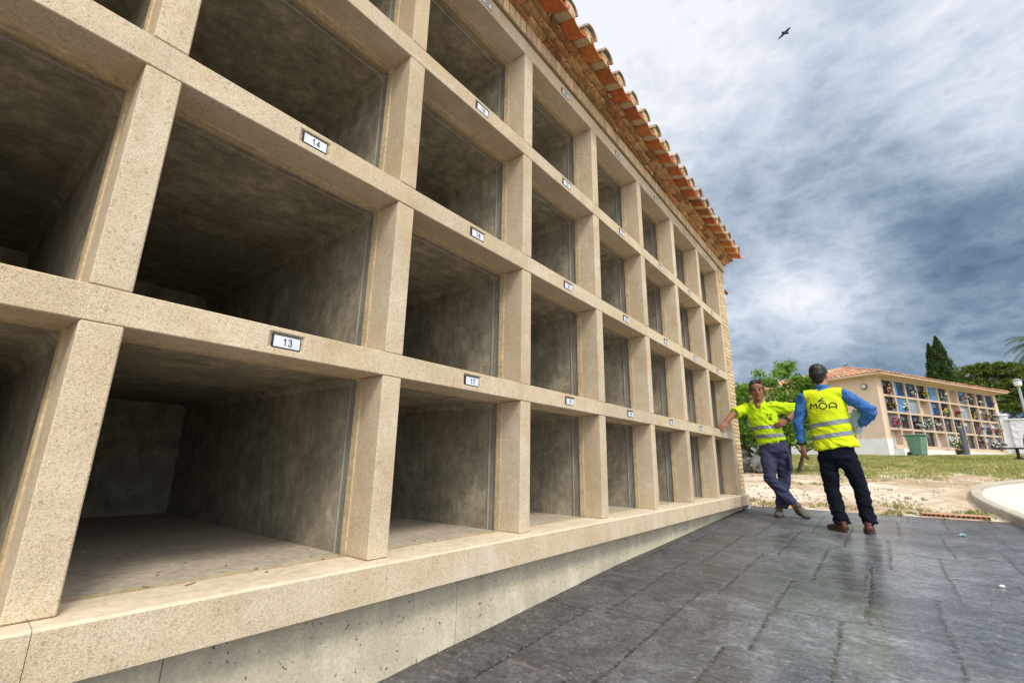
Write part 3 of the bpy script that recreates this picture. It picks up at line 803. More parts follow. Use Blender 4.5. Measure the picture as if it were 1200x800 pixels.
# cypresses
cyp_m = leafmat('cypress_leaf', (.045, .085, .02), .15); cyp_core = plain('cypress_core', (.018, .03, .01), .95, 8, .4, .03)
def cypress(x, y, ztop, rmax, label):
    z0 = zg(x); t = thing('cypress', (x, y, z0), label, 'tree', 'cypress trees behind the far niche building')
    mb = MB(); mb.loft([(x, y, z0-.1), (x, y, z0+3), (x, y, ztop-1)], [.16, .12, .03], (1, 0, 0), 10); mb.build('trunk', M['bark'], t, smooth=True)
    H = ztop-z0-.5; pts = []
    n = 22000; h = rng.random(n)**.75; prof_ = np.interp(h, [0, .08, .3, .6, .85, .95, 1], [.45, .85, 1, .72, .34, .16, .02])
    th = rng.random(n)*6.283; lump = 1+.18*np.sin(th*5+h*22)+.14*np.sin(th*9-h*41)+.14*np.sin(h*60+th*3)+.12*np.sin(th*17+h*90)
    rr = rmax*prof_*lump*(.70+.38*rng.random(n))
    P = np.stack([x+rr*np.cos(th), y+rr*np.sin(th), z0+.5+h*H+rng.normal(size=n)*.06], -1)
    leaf_mesh('crown', P, (0, 0, 0), .17, cyp_m, t, aspect=.3)
cypress(49.6, -6.25, 10.35, 1.05, 'taller dark green pointed cypress rising above the far tiled roof')
cypress(50.3, -5.78, 9.95, .72, 'slimmer dark cypress pressed against the left side of the taller one')

# pines
pine_m = leafmat('pine_needles', (.10, .14, .026), .25)
def pine(x, y, blobs, label):
    z0 = zg(x); t = thing('pine_tree', (x, y, z0), label, 'tree', 'rounded pines beyond the far wall')
    mb = MB(); top = max(b[0][2] for b in blobs)
    mb.loft([(x, y, z0-.1), (x+.1, y+.1, z0+2.5), (x, y, top-1)], [.28, .22, .1], (1, 0, 0), 10)
    for (c, r_) in blobs: mb.loft([(x, y, z0+2.5), ((x+c[0])/2, (y+c[1])/2, (z0+2.5+c[2])/2-.2), tuple(c)], [.12, .09, .04], (1, 0, 0), 6)
    mb.build('trunk', M['bark'], t, smooth=True)
    P = []
    for (c, r_) in blobs:
        for q in range(34):
            d = rng.normal(size=3); d /= np.linalg.norm(d); d[2] = abs(d[2])*1.0-.25; d[0] = -abs(d[0]) if rng.random() < .7 else d[0]
            cc = np.array(c)+d*r_*(.72+.3*rng.random())
            s = r_*(.18+.2*rng.random()); P.append(blob_pts(cc, (s, s, s*.7), 90, .5))
    P = np.concatenate(P); P = P[P[:, 2] > z0+1.2]
    leaf_mesh('crown', P, (0, 0, .8), .24, pine_m, t, aspect=.5)
pine(69.5, -10.8, [((69.3, -10.0, 9.6), 1.5), ((69.2, -11.4, 9.9), 1.45), ((68.8, -9.2, 8.6), 1.3), ((68.2, -10.6, 8.0), 1.7), ((68.2, -12.0, 7.3), 1.6), ((69.5, -8.6, 9.4), 1.2)], 'broad rounded pine beyond the right end of the far tiled roof')
pine(66.5, -13.2, [((67.5, -12.6, 9.7), 1.3), ((67, -13.5, 9.0), 1.6), ((66.5, -12.6, 7.6), 1.7), ((66.4, -14.4, 8.2), 1.8), ((66, -13.4, 5.9), 1.9), ((66.5, -15.6, 9.2), 1.6), ((65.8, -11.6, 6.0), 1.5), ((66, -16, 6.5), 1.9)], 'wide pine at the right picture edge behind the white wall and lamp posts')
pine(72, -11.6, [((72, -11.0, 7.2), 2.2), ((72, -12.8, 6.6), 2.2), ((72, -14.8, 7.8), 2.3), ((72, -13.8, 9.9), 1.5), ((72, -17, 7.8), 2.4), ((72, -9.2, 6.4), 2.0)], 'darker pine half hidden between the two nearer pines')

# palms
palm_m = leafmat('palm_frond', (.09, .13, .03), .3)
def palm(x, y, zc, L, nf, label, droop=1.0, th0=0):
    z0 = zg(x); t = thing('palm_tree', (x, y, z0), label, 'tree')
    mb = MB(); mb.loft([(x, y, z0-.1), (x+.03, y, (z0+zc)/2), (x, y, zc)], [.2, .17, .15], (1, 0, 0), 12); mb.build('trunk', M['bark'], t, smooth=True)
    vs = []; fs = []; ribs = MB()
    for k in range(nf):
        a = th0+k*2.399; el = random.uniform(-.1, 1.25); p = V((x, y, zc)); d = V((math.cos(a)*math.cos(el), math.sin(a)*math.cos(el), math.sin(el)))
        pts = [p.copy()]; S = 14
        for i in range(S):
            d = (d+V((0, 0, -.11*droop))).normalized(); p = p+d*L/S; pts.append(p.copy())
            sd = d.cross(V((0, 0, 1))).normalized(); upv = sd.cross(d)
            ll = L*.26*math.sin(math.pi*min(1, (i+1.5)/(S+1)))+.05
            for sgn in (-1, 1):
                for sub in (0, .5):
                    q = p-d*L/S*sub; tip = q+sd*sgn*ll*.9+d*ll*.5-V((0, 0, ll*.25)); b = len(vs)
                    w = d*L/S*.16
                    vs += [tuple(q-w), tuple(q+w), tuple(tip)]; fs.append((b, b+1, b+2))
        ribs.loft(pts, [.018-.0011*i for i in range(len(pts))], (0, 0, 1), 5)
    b0 = len(vs); me = bpy.data.meshes.new('fronds')
    vs += ribs.v; fs += [tuple(i+b0 for i in f_) for f_ in ribs.f]; me.from_pydata(vs, [], fs)
    at = me.color_attributes.new('tint', 'FLOAT_COLOR', 'POINT'); tt = .6+.8*rng.random(len(vs)); at.data.foreach_set('color', np.stack([tt, tt, tt, tt], -1).astype(np.float32).ravel())
    link('fronds', me, palm_m, t)
palm(44.8, .15, 7.0, 1.35, 20, 'small palm whose frond tips show above the left end of the far tiled roof')
palm(25.5, -7.05, 4.5, 1.35, 30, 'palm with drooping green fronds entering at the right picture edge above the lamps', 1.3)

# ------------------------------------------------------------------ far niche building (local frame: x along front, y inward, z up)
RZ = math.atan2(-.4505, .8928); BO = V((32.19, -2.05, 0)); L2 = 12.84
far = thing('far_niche_building', BO, 'far beige niche building with filled niches, orange tiled hip roof and white plinth', 'niche building', rz=RZ)
M['render'] = plain('pink_beige_render', (.68, .52, .385), .9, 3, .10, .002)
M['frame2'] = plain('beige_niche_frame', (.56, .43, .32), .9, 8, .14, .002)
M['whitep'] = plain('white_paint', (.78, .77, .74), .8, 2.5, .07, .002)
M['tile2'] = plain('far_tile_clay', (.50, .21, .12), .8, 1.8, .35, .01, tint=True)
def B(mb, name, mat, par=far, **k): return mb.build(name, mat, par, local=True, **k)
zb, zt2 = 1.17, 4.78; pit2 = L2/11; bw = .115
D2 = 8.0
mb = MB()
mb.box(-.45, -.02, .0, D2, .5, 5.0); mb.box(L2+.02, L2+.45, .0, D2, .5, 5.0); mb.box(-.45, L2+.45, D2, D2+.2, .5, 5.0)
mb.box(-.02, L2+.02, .48, .7, .6, 5.0); mb.box(-.019, L2+.019, .0, .47, 4.80, 5.0); mb.box(-.019, L2+.019, .0, .47, .6, 1.12)
B(mb, 'wall', M['render'])
mb = MB(); mb.box(-.50, -.02, -.05, D2+.2, .2, 1.5); B(mb, 'plinth', M['whitep'])
mb = MB(); mb.box(L2+.021, L2+.5, -.05, D2, .4, 1.5); B(mb, 'plinth', M['whitep'])
mb = MB(); mb.box(-.1, L2+.3, -.55, -.052, .3, .98); mb.box(-.019, L2+.019, -.051, -.002, .4, .99)
B(mb, 'step', M['whitep'])
mb = MB(); mb.box(-.0, L2, -.16, .0-.003, 1.0, 1.10); B(mb, 'ledge', M['frame2'])
mb = MB()
for k in range(12):
    x = k*pit2; mb.box(x-bw/2, x+bw/2, -.01, .46, zb-.05, zt2+.018)
rh = (zt2-zb)/4
for r in range(5):
    z = zb+r*rh
    for k in range(11): mb.box(k*pit2+bw/2+.001, (k+1)*pit2-bw/2-.001, -.006, .459, z-.055, z+.055)
B(mb, 'niche_frame', M['frame2'])
# grave slabs
pal = {'d': (.012, .013, .017), 'b': (.02, .04, .09), 'B': (.10, .26, .48), 'p': (.26, .33, .40), 'w': (.52, .50, .46), 'g': (.12, .125, .135), 'e': (.55, .44, .33)}
slabm = {}
for k_, c_ in pal.items():
    slabm[k_] = plain('slab_'+{'d': 'black', 'b': 'dark_blue', 'B': 'blue', 'p': 'pale_blue', 'w': 'white', 'g': 'grey', 'e': 'beige'}[k_], c_, .12 if k_ in 'dbBp' else .6, 3, .35, 0, spec=.6)
rows = ['dbbdBdwBddb', 'dBpebdepdgd', 'gddgdddgdpp', 'wegdwpdddgp']
for r in range(4):
    for k in range(11):
        ch = rows[r][k]; x0 = k*pit2+bw/2; x1 = (k+1)*pit2-bw/2; z0 = zt2-(r+1)*rh+.055; z1 = zt2-r*rh-.055
        dep = .07 if ch in 'bB' else (.32 if ch in 'we' else .13)
        mb = MB(); mb.box(x0-.004, x1+.004, dep, dep+.05, z0-.004, z1+.004)
        so = B(mb, 'grave_slab', slabm[ch])
        # lettering plate / photo inset on some
        if (r*11+k) % 3 != 1 and ch not in 'we':
            mp = MB(); cx = (x0+x1)/2+.12*((k % 3)-1); mp.box(cx-.16, cx+.16, dep-.012, dep-.002, z1-.32, z1-.12); mp.build('inset', slabm['g' if ch in 'dbB' else 'w'], so, local=True)
        if ch in 'dbB' and (k+r) % 2:
            mp = MB(); mp.box(x0+.03, x0+.36, dep-.010, dep-.002, z0+.05, z1-.05); mp.build('side_panel', slabm['B' if ch == 'b' else 'g'], so, local=True)
# roof
ZE = 4.98; ov = .5; AP = (4.3, D2/2+.1, 6.45); AQ = (L2-4.2, D2/2+.1, 6.45)
c0 = (-.45-ov, -ov, ZE); c1 = (L2+.45+ov, -ov, ZE); c2 = (L2+.45+ov, D2+.2+ov, ZE); c3 = (-.45-ov, D2+.2+ov, ZE)
mb = MB(); b = mb.add([c0, c1, c2, c3, AP, AQ, (c0[0], c0[1], ZE-.07), (c1[0], c1[1], ZE-.07), (c2[0], c2[1], ZE-.07), (c3[0], c3[1], ZE-.07)],
    [(0, 1, 5, 4), (1, 2, 5), (2, 3, 4, 5), (3, 0, 4), (6, 9, 8, 7), (0, 6, 7, 1), (1, 7, 8, 2), (2, 8, 9, 3), (3, 9, 6, 0)])
B(mb, 'roof_slab', M['render'])
mb = MB()
def roof_plane(a, b_, t0, t1):
    # covers running from eave (a->b_) up to ridge (t0 above a side, t1 above b side), clipped by hips
    a, b_, t0, t1 = V(a), V(b_), V(t0), V(t1); e = (b_-a); Le = e.length; e.normalize()
    up = ((t0+t1)/2-(a+b_)/2); up -= e*up.dot(e); Hs = up.length; up.normalize(); nrm = e.cross(up).normalized()
    if nrm.z < 0: nrm = -nrm
    s0 = (t0-a).dot(e); s1 = (t1-a).dot(e); n = int(Le/.27)
    for i in range(n+1):
        s = Le*i/n
        hmax = Hs
        if s < s0: hmax = Hs*s/s0
        if s > s1: hmax = min(hmax, Hs*(Le-s)/(Le-s1))
        h = -.06; j = 0
        while h < hmax-.05:
            h2 = min(h+.42, hmax); t = random.uniform(.7, 1.3); q = random.uniform(.85, 1.7)
            p0 = a+e*s+up*h+nrm*.035; p1 = a+e*s+up*h2+nrm*.015
            vs = []; nn = 6
            for p, rr in ((p0, .088), (p1, .075)):
                for k in range(nn+1):
                    an = math.pi*k/nn; vs.append(p+e*rr*math.cos(an)+nrm*rr*.8*math.sin(an))
                for k in range(nn+1):
                    an = math.pi*(1-k/nn); vs.append(p+e*(rr-.015)*math.cos(an)+nrm*(rr-.015)*.8*math.sin(an))
            m = 2*(nn+1); fs = [(k, (k+1) % m, m+(k+1) % m, m+k) for k in range(m)] + [tuple(range(m)), tuple(reversed(range(m, 2*m)))]
            mb.add(vs, fs, (t, t*q, t*q)); h += .37
roof_plane(c0, c1, AP, AQ); roof_plane(c3, c0, AP, AP); roof_plane(c1, c2, AQ, AQ)
B(mb, 'roof_tiles', M['tile2'])
mb = MB()
for p, q in ((c0, AP), (c3, AP), (c1, AQ), (c2, AQ), (AP, AQ)): mb.loft([V(p)+V((0, 0, .05)), V(q)+V((0, 0, .05))], [.09, .09], (0, 0, 1), 8, col=(.95, 1.25, 1.3))
B(mb, 'ridge_tiles', M['tile2'])
mb = MB(); mb.box(-.62, L2+.62, -.18, -.0025, 4.86, 4.905); mb.box(-.60, -.452, .003, D2, 4.86, 4.905); B(mb, 'eave_moulding', M['render'])
# bulkhead lamp on the side wall
mb = MB(); mb.loft([(-.455, .62, 4.36), (-.50, .62, 4.36)], [.16, .16], (0, 1, 0), 16, False); wl = B(mb, 'wall_lamp', plain('lamp_metal', (.05, .05, .055), .4, 10, .1, 0))
mb = MB(); mb.ball((-.52, .62, 4.36), (.10, .125, .125), n=14); mb.build('lamp_glass', plain('lamp_glass', (.55, .58, .6), .15, 10, .1, 0), wl, local=True, smooth=True)

# bouquets in front of the niches
def b2w(x, y, z):
    c, s = math.cos(RZ), math.sin(RZ); return V((BO.x+x*c-y*s, BO.y+x*s+y*c, z))
flm = {}
def fmat(c):
    if c not in flm: flm[c] = plain('petals_%d' % len(flm), c, .7, 20, .2, 0)
    return flm[c]
M['stem'] = plain('bouquet_leaves', (.04, .10, .03), .6, 20, .4, 0)
M['vase'] = plain('vase_grey', (.25, .25, .27), .4, 20, .2, 0)
RED = (.42, .03, .035); WHT = (.62, .62, .60); YEL = (.58, .42, .05); PNK = (.50, .18, .27); PUR = (.13, .09, .27); ORG = (.42, .17, .06)
rown = ['top', 'second', 'third', 'bottom']; ordn = ['first', 'second', 'third', 'fourth', 'fifth', 'sixth', 'seventh', 'eighth', 'ninth', 'tenth', 'eleventh']
def bouquet(r, k, cols, cname, size=.24, dx=0):
    x = (k+.5)*pit2+dx; z = zt2-(r+1)*rh+.06; base = b2w(x, .03, z)
    t = thing('flower_bouquet', base, '%s bouquet, %s niche from left, %s row of far niches' % (cname, ordn[k], rown[r]), 'flowers', 'flower bouquets in the far niches')
    mb = MB(); mb.loft([base+V((0, 0, .0)), base+V((0, 0, .14))], [.045, .06], (1, 0, 0), 8, False); mb.build('vase', M['vase'], t)
    mb = MB()
    for q in range(26):
        d = V((random.gauss(0, 1), random.gauss(0, 1), random.gauss(.3, .8))).normalized(); p = base+V((0, 0, .26))+d*size*random.uniform(.3, 1.0)
        mb.obox(p, d*.07, d.orthogonal().normalized()*.03, V((.004, .004, .004)))
    mb.build('leaves', M['stem'], t)
    for ci, c in enumerate(cols):
        mb = MB()
        for q in range(11):
            g = lambda m_: max(-1.2, min(1.2, random.gauss(0, m_)))
            p = base+V((random.uniform(-.03, .0), 0, .3))+V((-abs(g(.3)), g(.6), g(.55)))*size*.8
            mb.ball(p, random.uniform(.035, .06), n=8)
        mb.build('blooms', fmat(c), t, smooth=True)
for a in ((0, 0, (RED, WHT), 'Red and white', .3), (0, 2, (WHT,), 'White', .2, .25), (0, 3, (YEL,), 'Leafy green and yellow', .2, .4), (0, 5, (WHT,), 'White', .28), (0, 7, (WHT, RED), 'Large white and red', .38, .1), (0, 7, (PNK,), 'Small pink', .2, -.3), (0, 9, (WHT,), 'Tiny white', .1),
          (0, 10, (PUR,), 'Dark purple', .14, .35), (1, 0, (ORG,), 'Dull brown', .2, .2), (1, 1, (WHT,), 'Grey white', .18, .3), (1, 5, (YEL, WHT), 'Yellow and white', .3, -.1), (1, 6, (RED,), 'Low red', .16, .2), (1, 8, (YEL,), 'Bright yellow', .34, -.15), (1, 9, (ORG,), 'Rust orange', .28, .35), (1, 10, (WHT,), 'Low white', .2, .2),
          (2, 0, (PNK, RED), 'Pink and red', .28, .2), (2, 2, (WHT,), 'Leafy white', .3, .3), (2, 3, (WHT,), 'White', .3), (2, 4, (PNK, WHT), 'Pink', .28), (2, 6, (WHT,), 'White', .24, .2), (2, 8, (PUR, PNK), 'Purple', .34, -.2), (2, 9, (RED, PNK), 'Pink and red', .24, .35), (2, 10, (ORG,), 'Brown orange', .24, .3),
          (3, 5, (WHT,), 'Pale green and white', .28), (3, 6, (YEL,), 'Yellow', .28, .2), (3, 8, (PNK,), 'Dusky pink', .26), (3, 9, (WHT,), 'Leafy white', .2, .5), (3, 10, (WHT, PUR), 'Dark green and white', .34)):
    bouquet(*a)

# potted plant on the step, bin, stele
pb = b2w(5.35, -.72, zg(36)-.02); pz = zg(pb.x); pb.z = pz
t = thing('potted_plant', pb, 'dark pot of pale green and yellow flowers standing right of the green bin', 'potted plant')
mb = MB(); mb.loft([pb, pb+V((0, 0, .25))], [.22, .28], (1, 0, 0), 14, False); mb.build('pot', plain('dark_pot', (.03, .025, .025), .6, 10, .2, 0), t)
P = blob_pts(tuple(pb+V((0, 0, .5))), (.28, .34, .28), 350, .2); leaf_mesh('leaves', P, (0, 0, .5), .12, leafmat('pot_leaf', (.10, .18, .05)), t)
mb = MB()
for q in range(16): mb.ball(pb+V((random.gauss(-.1, .1), random.gauss(0, .17), .55+random.gauss(.1, .13))), .045, n=8)
mb.build('blooms', fmat((.75, .72, .35)), t, smooth=True)

bp = V((30.3, -2.98, zg(30.3)))
t = thing('wheelie_bin', bp, 'green wheeled rubbish bin with lid standing in front of the far niches', 'bin', rz=RZ)
M['bin'] = plain('bin_green', (.13, .25, .18), .5, 6, .15, .001)
mb = MB(); w0, w1, d0, d1, h = .24, .30, .25, .32, .98
mb.add([(-w0,-d0,.06),(w0,-d0,.06),(w0,d0,.06),(-w0,d0,.06),(-w1,-d1,h),(w1,-d1,h),(w1,d1,h),(-w1,d1,h)], [(0,3,2,1),(4,5,6,7),(0,1,5,4),(1,2,6,5),(2,3,7,6),(3,0,4,7)])
mb.build('bin_body', M['bin'], t, local=True, bevel=.03)
mb = MB(); mb.box(-w1-.05, w1+.05, -d1-.06, d1+.04, h+.002, h+.07); mb.box(-w1-.03, w1+.03, d1+.0405, d1+.09, h-.02, h+.05); mb.build('lid', M['bin'], t, local=True, bevel=.02)
for s_ in (-1, 1):
    mb = MB(); mb.loft([(s_*(w0+.01), d0, .11), (s_*(w0+.07), d0, .11)], [.11, .11], (0, 1, 0), 14, False); mb.build('wheel', M['plate_black'], t, local=True)
sp_ = V((33.7, -5.02, zg(33.7)))
t = thing('dark_stele', sp_, 'dark grey upright panel with rounded top leaning before the far niches', 'stele', rz=RZ)
mb = MB(); vs = []
for y in (-.05, .05):
    for (x, z) in [(-.22, 0), (.22, 0), (.22, 1.22), (.18, 1.33), (.09, 1.40), (0, 1.42), (-.09, 1.40), (-.18, 1.33), (-.22, 1.22)]: vs.append((x, y, z))
mb.add(vs, [tuple(range(9)), tuple(reversed(range(9, 18)))]+[(i, 9+i, 9+(i+1) % 9, (i+1) % 9) for i in range(9)])
mb.build('panel', plain('dark_metal', (.075, .08, .095), .45, 8, .2, 0), t, local=True, bevel=.008)
mb = MB(); mb.box(-.3, .3, -.16, .16, -.02, .04); mb.build('foot_plate', M['grey_block'], t, local=True)

# white garden wall with pillar
PW = V((43.9, -8.15, zg(43.9)))
t = thing('white_wall', PW, 'whitewashed block wall with capped pillar right of the far building', 'wall')
m, nt, b = new_mat('white_block'); bt = nt.nodes.new('ShaderNodeTexBrick'); nt.links.new(coords(nt, kind='Generated', scale=(11, 11, 1)), bt.inputs[0])
M['wwall'] = plain('whitewash', (.76, .75, .77), .85, 2.5, .08, .004)
mb = MB(); y = -8.6; i = 0
for r_ in range(9):
    z0 = 1.0+r_*.235; o_ = .2 if r_ % 2 else 0
    for k in range(26):
        a = k*.46+o_; b1 = a+.452
        d = V((-.10, -.995, 0)); p = V((43.6, -8.35, 0))+d*((a+b1)/2)
        mb.obox((p.x+random.uniform(-.004, .004), p.y, z0+.1135), d*.226, V((.1, 0, 0)), V((0, 0, .1135)))
mb.build('wall_blocks', M['wwall'], t, bevel=.008)
mb = MB(); d = V((-.10, -.995, 0)); p = V((43.62, -8.35, 0))+d*6.1
mb.obox((p.x+.03, p.y, 2.05), d*6.15, V((.122, 0, 0)), V((0, 0, 1.05))); mb.build('wall_core', M['wwall'], t)
mb = MB(); d = V((-.10, -.995, 0)); p = V((43.6, -8.35, 0))+d*6
mb.obox((p.x, p.y, 3.17), d*6.2, V((.16, 0, 0)), V((0, 0, .045))); mb.build('coping', M['wwall'], t)
mb = MB(); mb.box(43.65, 44.05, -8.30, -7.90, .9, 3.42); mb.build('pillar', M['wwall'], t, bevel=.01)
mb = MB(); mb.box(43.58, 44.12, -8.37, -7.83, 3.421, 3.50); mb.box(43.64, 44.06, -8.31, -7.89, 3.501, 3.57); mb.build('pillar_cap', M['wwall'], t, bevel=.01)

# lamp posts
M['pole'] = plain('grey_pole', (.24, .26, .28), .4, 5, .1, 0); M['lampw'] = plain('lamp_white', (.75, .76, .8), .3, 5, .05, 0)
def lamp(x, y, zt, label):
    z0 = zg(x); t = thing('street_lamp', (x, y, z0), label, 'street lamp', 'lamp posts by the white wall')
    mb = MB(); mb.loft([(x, y, z0-.02), (x, y, z0+.25), (x, y, zt-.3)], [.08, .055, .05], (1, 0, 0), 12, False); mb.build('pole', M['pole'], t, smooth=True)
    mb = MB(); mb.loft([(x, y, zt-.3), (x, y, zt-.24), (x, y, zt-.04)], [.07, .125, .14], (1, 0, 0), 14, False); mb.build('lamp_head', M['lampw'], t)
    mb = MB(); mb.loft([(x, y, zt-.039), (x, y, zt), (x, y, zt+.06)], [.165, .155, .05], (1, 0, 0), 14, False); mb.build('cap', M['pole'], t)
lamp(29.4, -6.72, 3.85, 'grey lamp post with white head in front of the pines, the taller of two')
lamp(33.0, -7.85, 3.75, 'second lamp post with white head cut by the right picture edge')

# black bench seat
bx = V((26.5, -5.85, zg(26.5)))
t = thing('park_seat', bx, 'black metal seat with curved back on a low pedestal before the white wall', 'bench', rz=math.radians(-95))
M['black'] = plain('black_metal', (.015, .015, .017), .4, 10, .2, 0)
mb = MB(); mb.box(-.75, .55, -.26, .26, .42, .47); mb.build('seat', M['black'], t, local=True, bevel=.02)
mb = MB(); mb.loft([(.15, .0, .5), (.17, .0, .75), (.24, 0, 1.0)], [(.05, .24), (.05, .27), (.05, .2)], (1, 0, 0), 12); mb.build('backrest', M['black'], t, local=True, smooth=True)
mb = MB(); mb.loft([(-.1, 0, .02), (-.1, 0, .42)], [.05, .05], (1, 0, 0), 10, False); mb.build('pedestal', M['black'], t, local=True)
mb = MB()
for a in range(4):
    an = a*math.pi/2+.6; mb.loft([(-.1, 0, .12), (-.1+.28*math.cos(an), .28*math.sin(an), .02)], [.025, .02], (0, 0, 1), 6)
mb.build('foot', M['black'], t, local=True)

# ------------------------------------------------------------------ bird
bc = V((11.77, -1.18, 11.03))
br = thing('bird', bc, 'small dark bird flying high against the bright clouds', 'bird')
M['bird'] = plain('bird_dark', (.03, .035, .045), .8, 30, .3, 0)
mb = MB(); d = V((.2, -.85, .42)).normalized()
d = V((.75, -.55, .2)).normalized()
mb.loft([bc-d*.11, bc-d*.05, bc+d*.03, bc+d*.09, bc+d*.13], [(.02, .006), (.032, .03), (.036, .034), (.024, .024), (.008, .008)], (1, 0, 0), 10)
for s_ in (-1, 1):
    w = V((.15, -.80*s_, .48*s_+.10)).normalized()
    mb.loft([bc+w*.02, bc+w*.10+V((0, 0, .01)), bc+w*.19-d*.02], [(.045, .012), (.04, .010), (.014, .005)], d, 8)
bm_ = remeshed(mb, .006, 1); link('body', bm_, M['bird'], br, smooth=True)

# ------------------------------------------------------------------ people
def head(mb, C, F, U, s=1.0, neck=None):
    F = F.normalized(); S = F.cross(U).normalized(); U = S.cross(F).normalized(); ax = (S, F, U)   # S = their right
    P = lambda a, b, c: C+S*a*s+F*b*s+U*c*s
    e = lambda p, r: mb.ball(P(*p), tuple(x*s for x in r), ax, 16)
    e((0, -.012, .035), (.076, .096, .088)); e((0, .028, -.03), (.064, .068, .085)); e((0, .05, -.078), (.042, .042, .034))
    e((.034, .058, -.022), (.026, .030, .028)); e((-.034, .058, -.022), (.026, .030, .028))
    e((0, .086, .022), (.050, .017, .012)); e((0, .072, .05), (.055, .024, .04))
    mb.loft([P(0, .088, .018), P(0, .104, -.008), P(0, .116, -.026), P(0, .100, -.036)], [.009*s, .012*s, .017*s, .010*s], S, 10)
    e((.013, .100, -.030), (.010, .012, .008)); e((-.013, .100, -.030), (.010, .012, .008))
    e((0, .093, -.056), (.025, .010, .006)); e((0, .091, -.067), (.022, .011, .007)); e((0, .082, -.092), (.022, .018, .016))
    for q in (-1, 1): e((q*.078, -.008, -.004), (.010, .020, .032))
    return P, ax

def hand(mb, wrist, d, palm_n, thumb_dir, curl=.5, s=1.0):
    d = d.normalized(); n = (palm_n-d*palm_n.dot(d)).normalized(); a = d.cross(n).normalized()
    if a.dot(thumb_dir) < 0: a = -a     # a points to thumb side
    mb.loft([wrist, wrist+d*.03*s, wrist+d*.07*s, wrist+d*.095*s], [(.026*s, .02*s), (.036*s, .017*s), (.042*s, .015*s), (.038*s, .013*s)], a, 12)
    for i, (off, ln) in enumerate(((.031, .075), (.0105, .083), (-.0105, .077), (-.031, .060))):
        p = wrist+d*.088*s+a*off*s; pts = [p-d*.02*s]; dd = d.copy(); pts.append(p)
        for q, fr in enumerate((.45, .32, .23)):
            dd = (dd*math.cos(curl*(.7+.25*q))+n*math.sin(curl*(.7+.25*q))).normalized(); nn = (n-dd*n.dot(dd))
            p = p+dd*ln*fr*s; pts.append(p); n2 = n
        mb.loft(pts, [.0095*s, .0095*s, .009*s, .0085*s, .007*s], a, 8)
    t0 = wrist+d*.03*s+a*.03*s; t1 = t0+(a*.8+d*.7+n*.25).normalized()*.038*s; t2 = t1+(a*.2+d*1+n*.5).normalized()*.033*s
    mb.loft([t0-a*.015*s, t0, t1, t2], [.013*s, .013*s, .011*s, .008*s], n, 8)

def band(src_me, p, n, half, off, mat, name, parent, cond=None):
    bm = bmesh.new(); bm.from_mesh(src_me); p = V(p); n = V(n).normalized()
    for sg in (1, -1):
        g = bm.verts[:]+bm.edges[:]+bm.faces[:]
        bmesh.ops.bisect_plane(bm, geom=g, plane_co=p+n*half*sg, plane_no=n*sg, clear_outer=True)
    if cond:
        dl = [f_ for f_ in bm.faces if not cond(f_.calc_center_median())]; bmesh.ops.delete(bm, geom=dl, context='FACES')
    bm.normal_update()
    for v in bm.verts: v.co += v.normal*off
    me = bpy.data.meshes.new(name); bm.to_mesh(me); bm.free()
    return link(name, me, mat, parent, smooth=True)

M['skin1'] = plain('tanned_skin', (.27, .112, .062), .6, 60, .22, .0006); M['skin2'] = plain('light_skin', (.42, .20, .12), .55, 60, .15, .0006)
M['hivis'] = plain('hi_vis_fabric', (.50, .72, .012), .85, 220, .14, .0008, spec=.15); M['hivis2'] = plain('hi_vis_vest', (.60, .72, .015), .85, 220, .14, .0008, spec=.15)
M['grey_tape'] = plain('reflective_tape', (.20, .22, .25), .35, 300, .2, .0002, spec=.7)
M['navy'] = plain('grey_blue_work_cloth', (.045, .050, .095), .95, 180, .3, .001, spec=.15); M['jean'] = plain('dark_denim', (.007, .0085, .016), .95, 200, .4, .001, spec=.12)
M['blue'] = plain('blue_shirt_cloth', (.035, .125, .35), .9, 200, .2, .0008)
M['hair1'] = plain('dark_greying_hair', (.028, .026, .028), .55, 260, .5, .001, stretch=(1, 1, .3)); M['hair2'] = plain('dark_hair', (.012, .0095, .009), .5, 260, .4, .001, stretch=(1, 1, .3))
M['boot'] = plain('grey_suede_boot', (.12, .105, .085), .9, 60, .3, .002); M['brown'] = plain('brown_leather', (.085, .026, .013), .5, 60, .3, .001); M['sole'] = plain('rubber_sole', (.06, .05, .04), .8, 40, .2, .001)
M['belt'] = plain('black_belt', (.012, .012, .012), .5, 40, .2, 0); M['eyew'] = plain('eye_white', (.22, .17, .14), .3, 40, .05, 0)

def shoe(name, heel, toe, up, w, h, mat, parent):
    heel, toe = V(heel), V(toe); d = (toe-heel); Ln = d.length; d.normalize(); up = (V(up)-d*V(up).dot(d)).normalized(); a = d.cross(up)
    mb = MB(); c = lambda t, z: heel+d*Ln*t+up*z
    mb.loft([c(.02, h*.42), c(.16, h*.48), c(.34, h*.46), c(.55, h*.34), (c(.78, h*.27)), c(.95, h*.22)], [(w*.72, h*.42), (w*.8, h*.48), (w*.82, h*.46), (w*.95, h*.34), (w*1.0, h*.27), (w*.7, h*.2)], a, 16)
    mb.loft([c(.15, h*.3), c(.17, h*1.0)], [(w*.75, w*.95), (w*.78, w*.98)], a, 14)
    me = remeshed(mb, .007, 2); o = link(name, me, mat, parent, smooth=True)
    mb = MB(); ps = []; n = 20
    for k in range(n):
        th = 2*math.pi*k/n; x = .5+.53*math.cos(th); ww = w*(1.02 if x > .4 else .9)*math.sin(th)*(1.0 if abs(math.cos(th)) < .6 else 1.05); ps.append((x, ww))
    vs = [heel+d*Ln*x+a*y+up*z for z in (0, .022) for x, y in ps]
    mb.add(vs, [tuple(range(n)), tuple(reversed(range(n, 2*n)))]+[(i, (i+1) % n, n+(i+1) % n, n+i) for i in range(n)])
    bm = mb.build('sole', M['sole'], o, smooth=False); return o

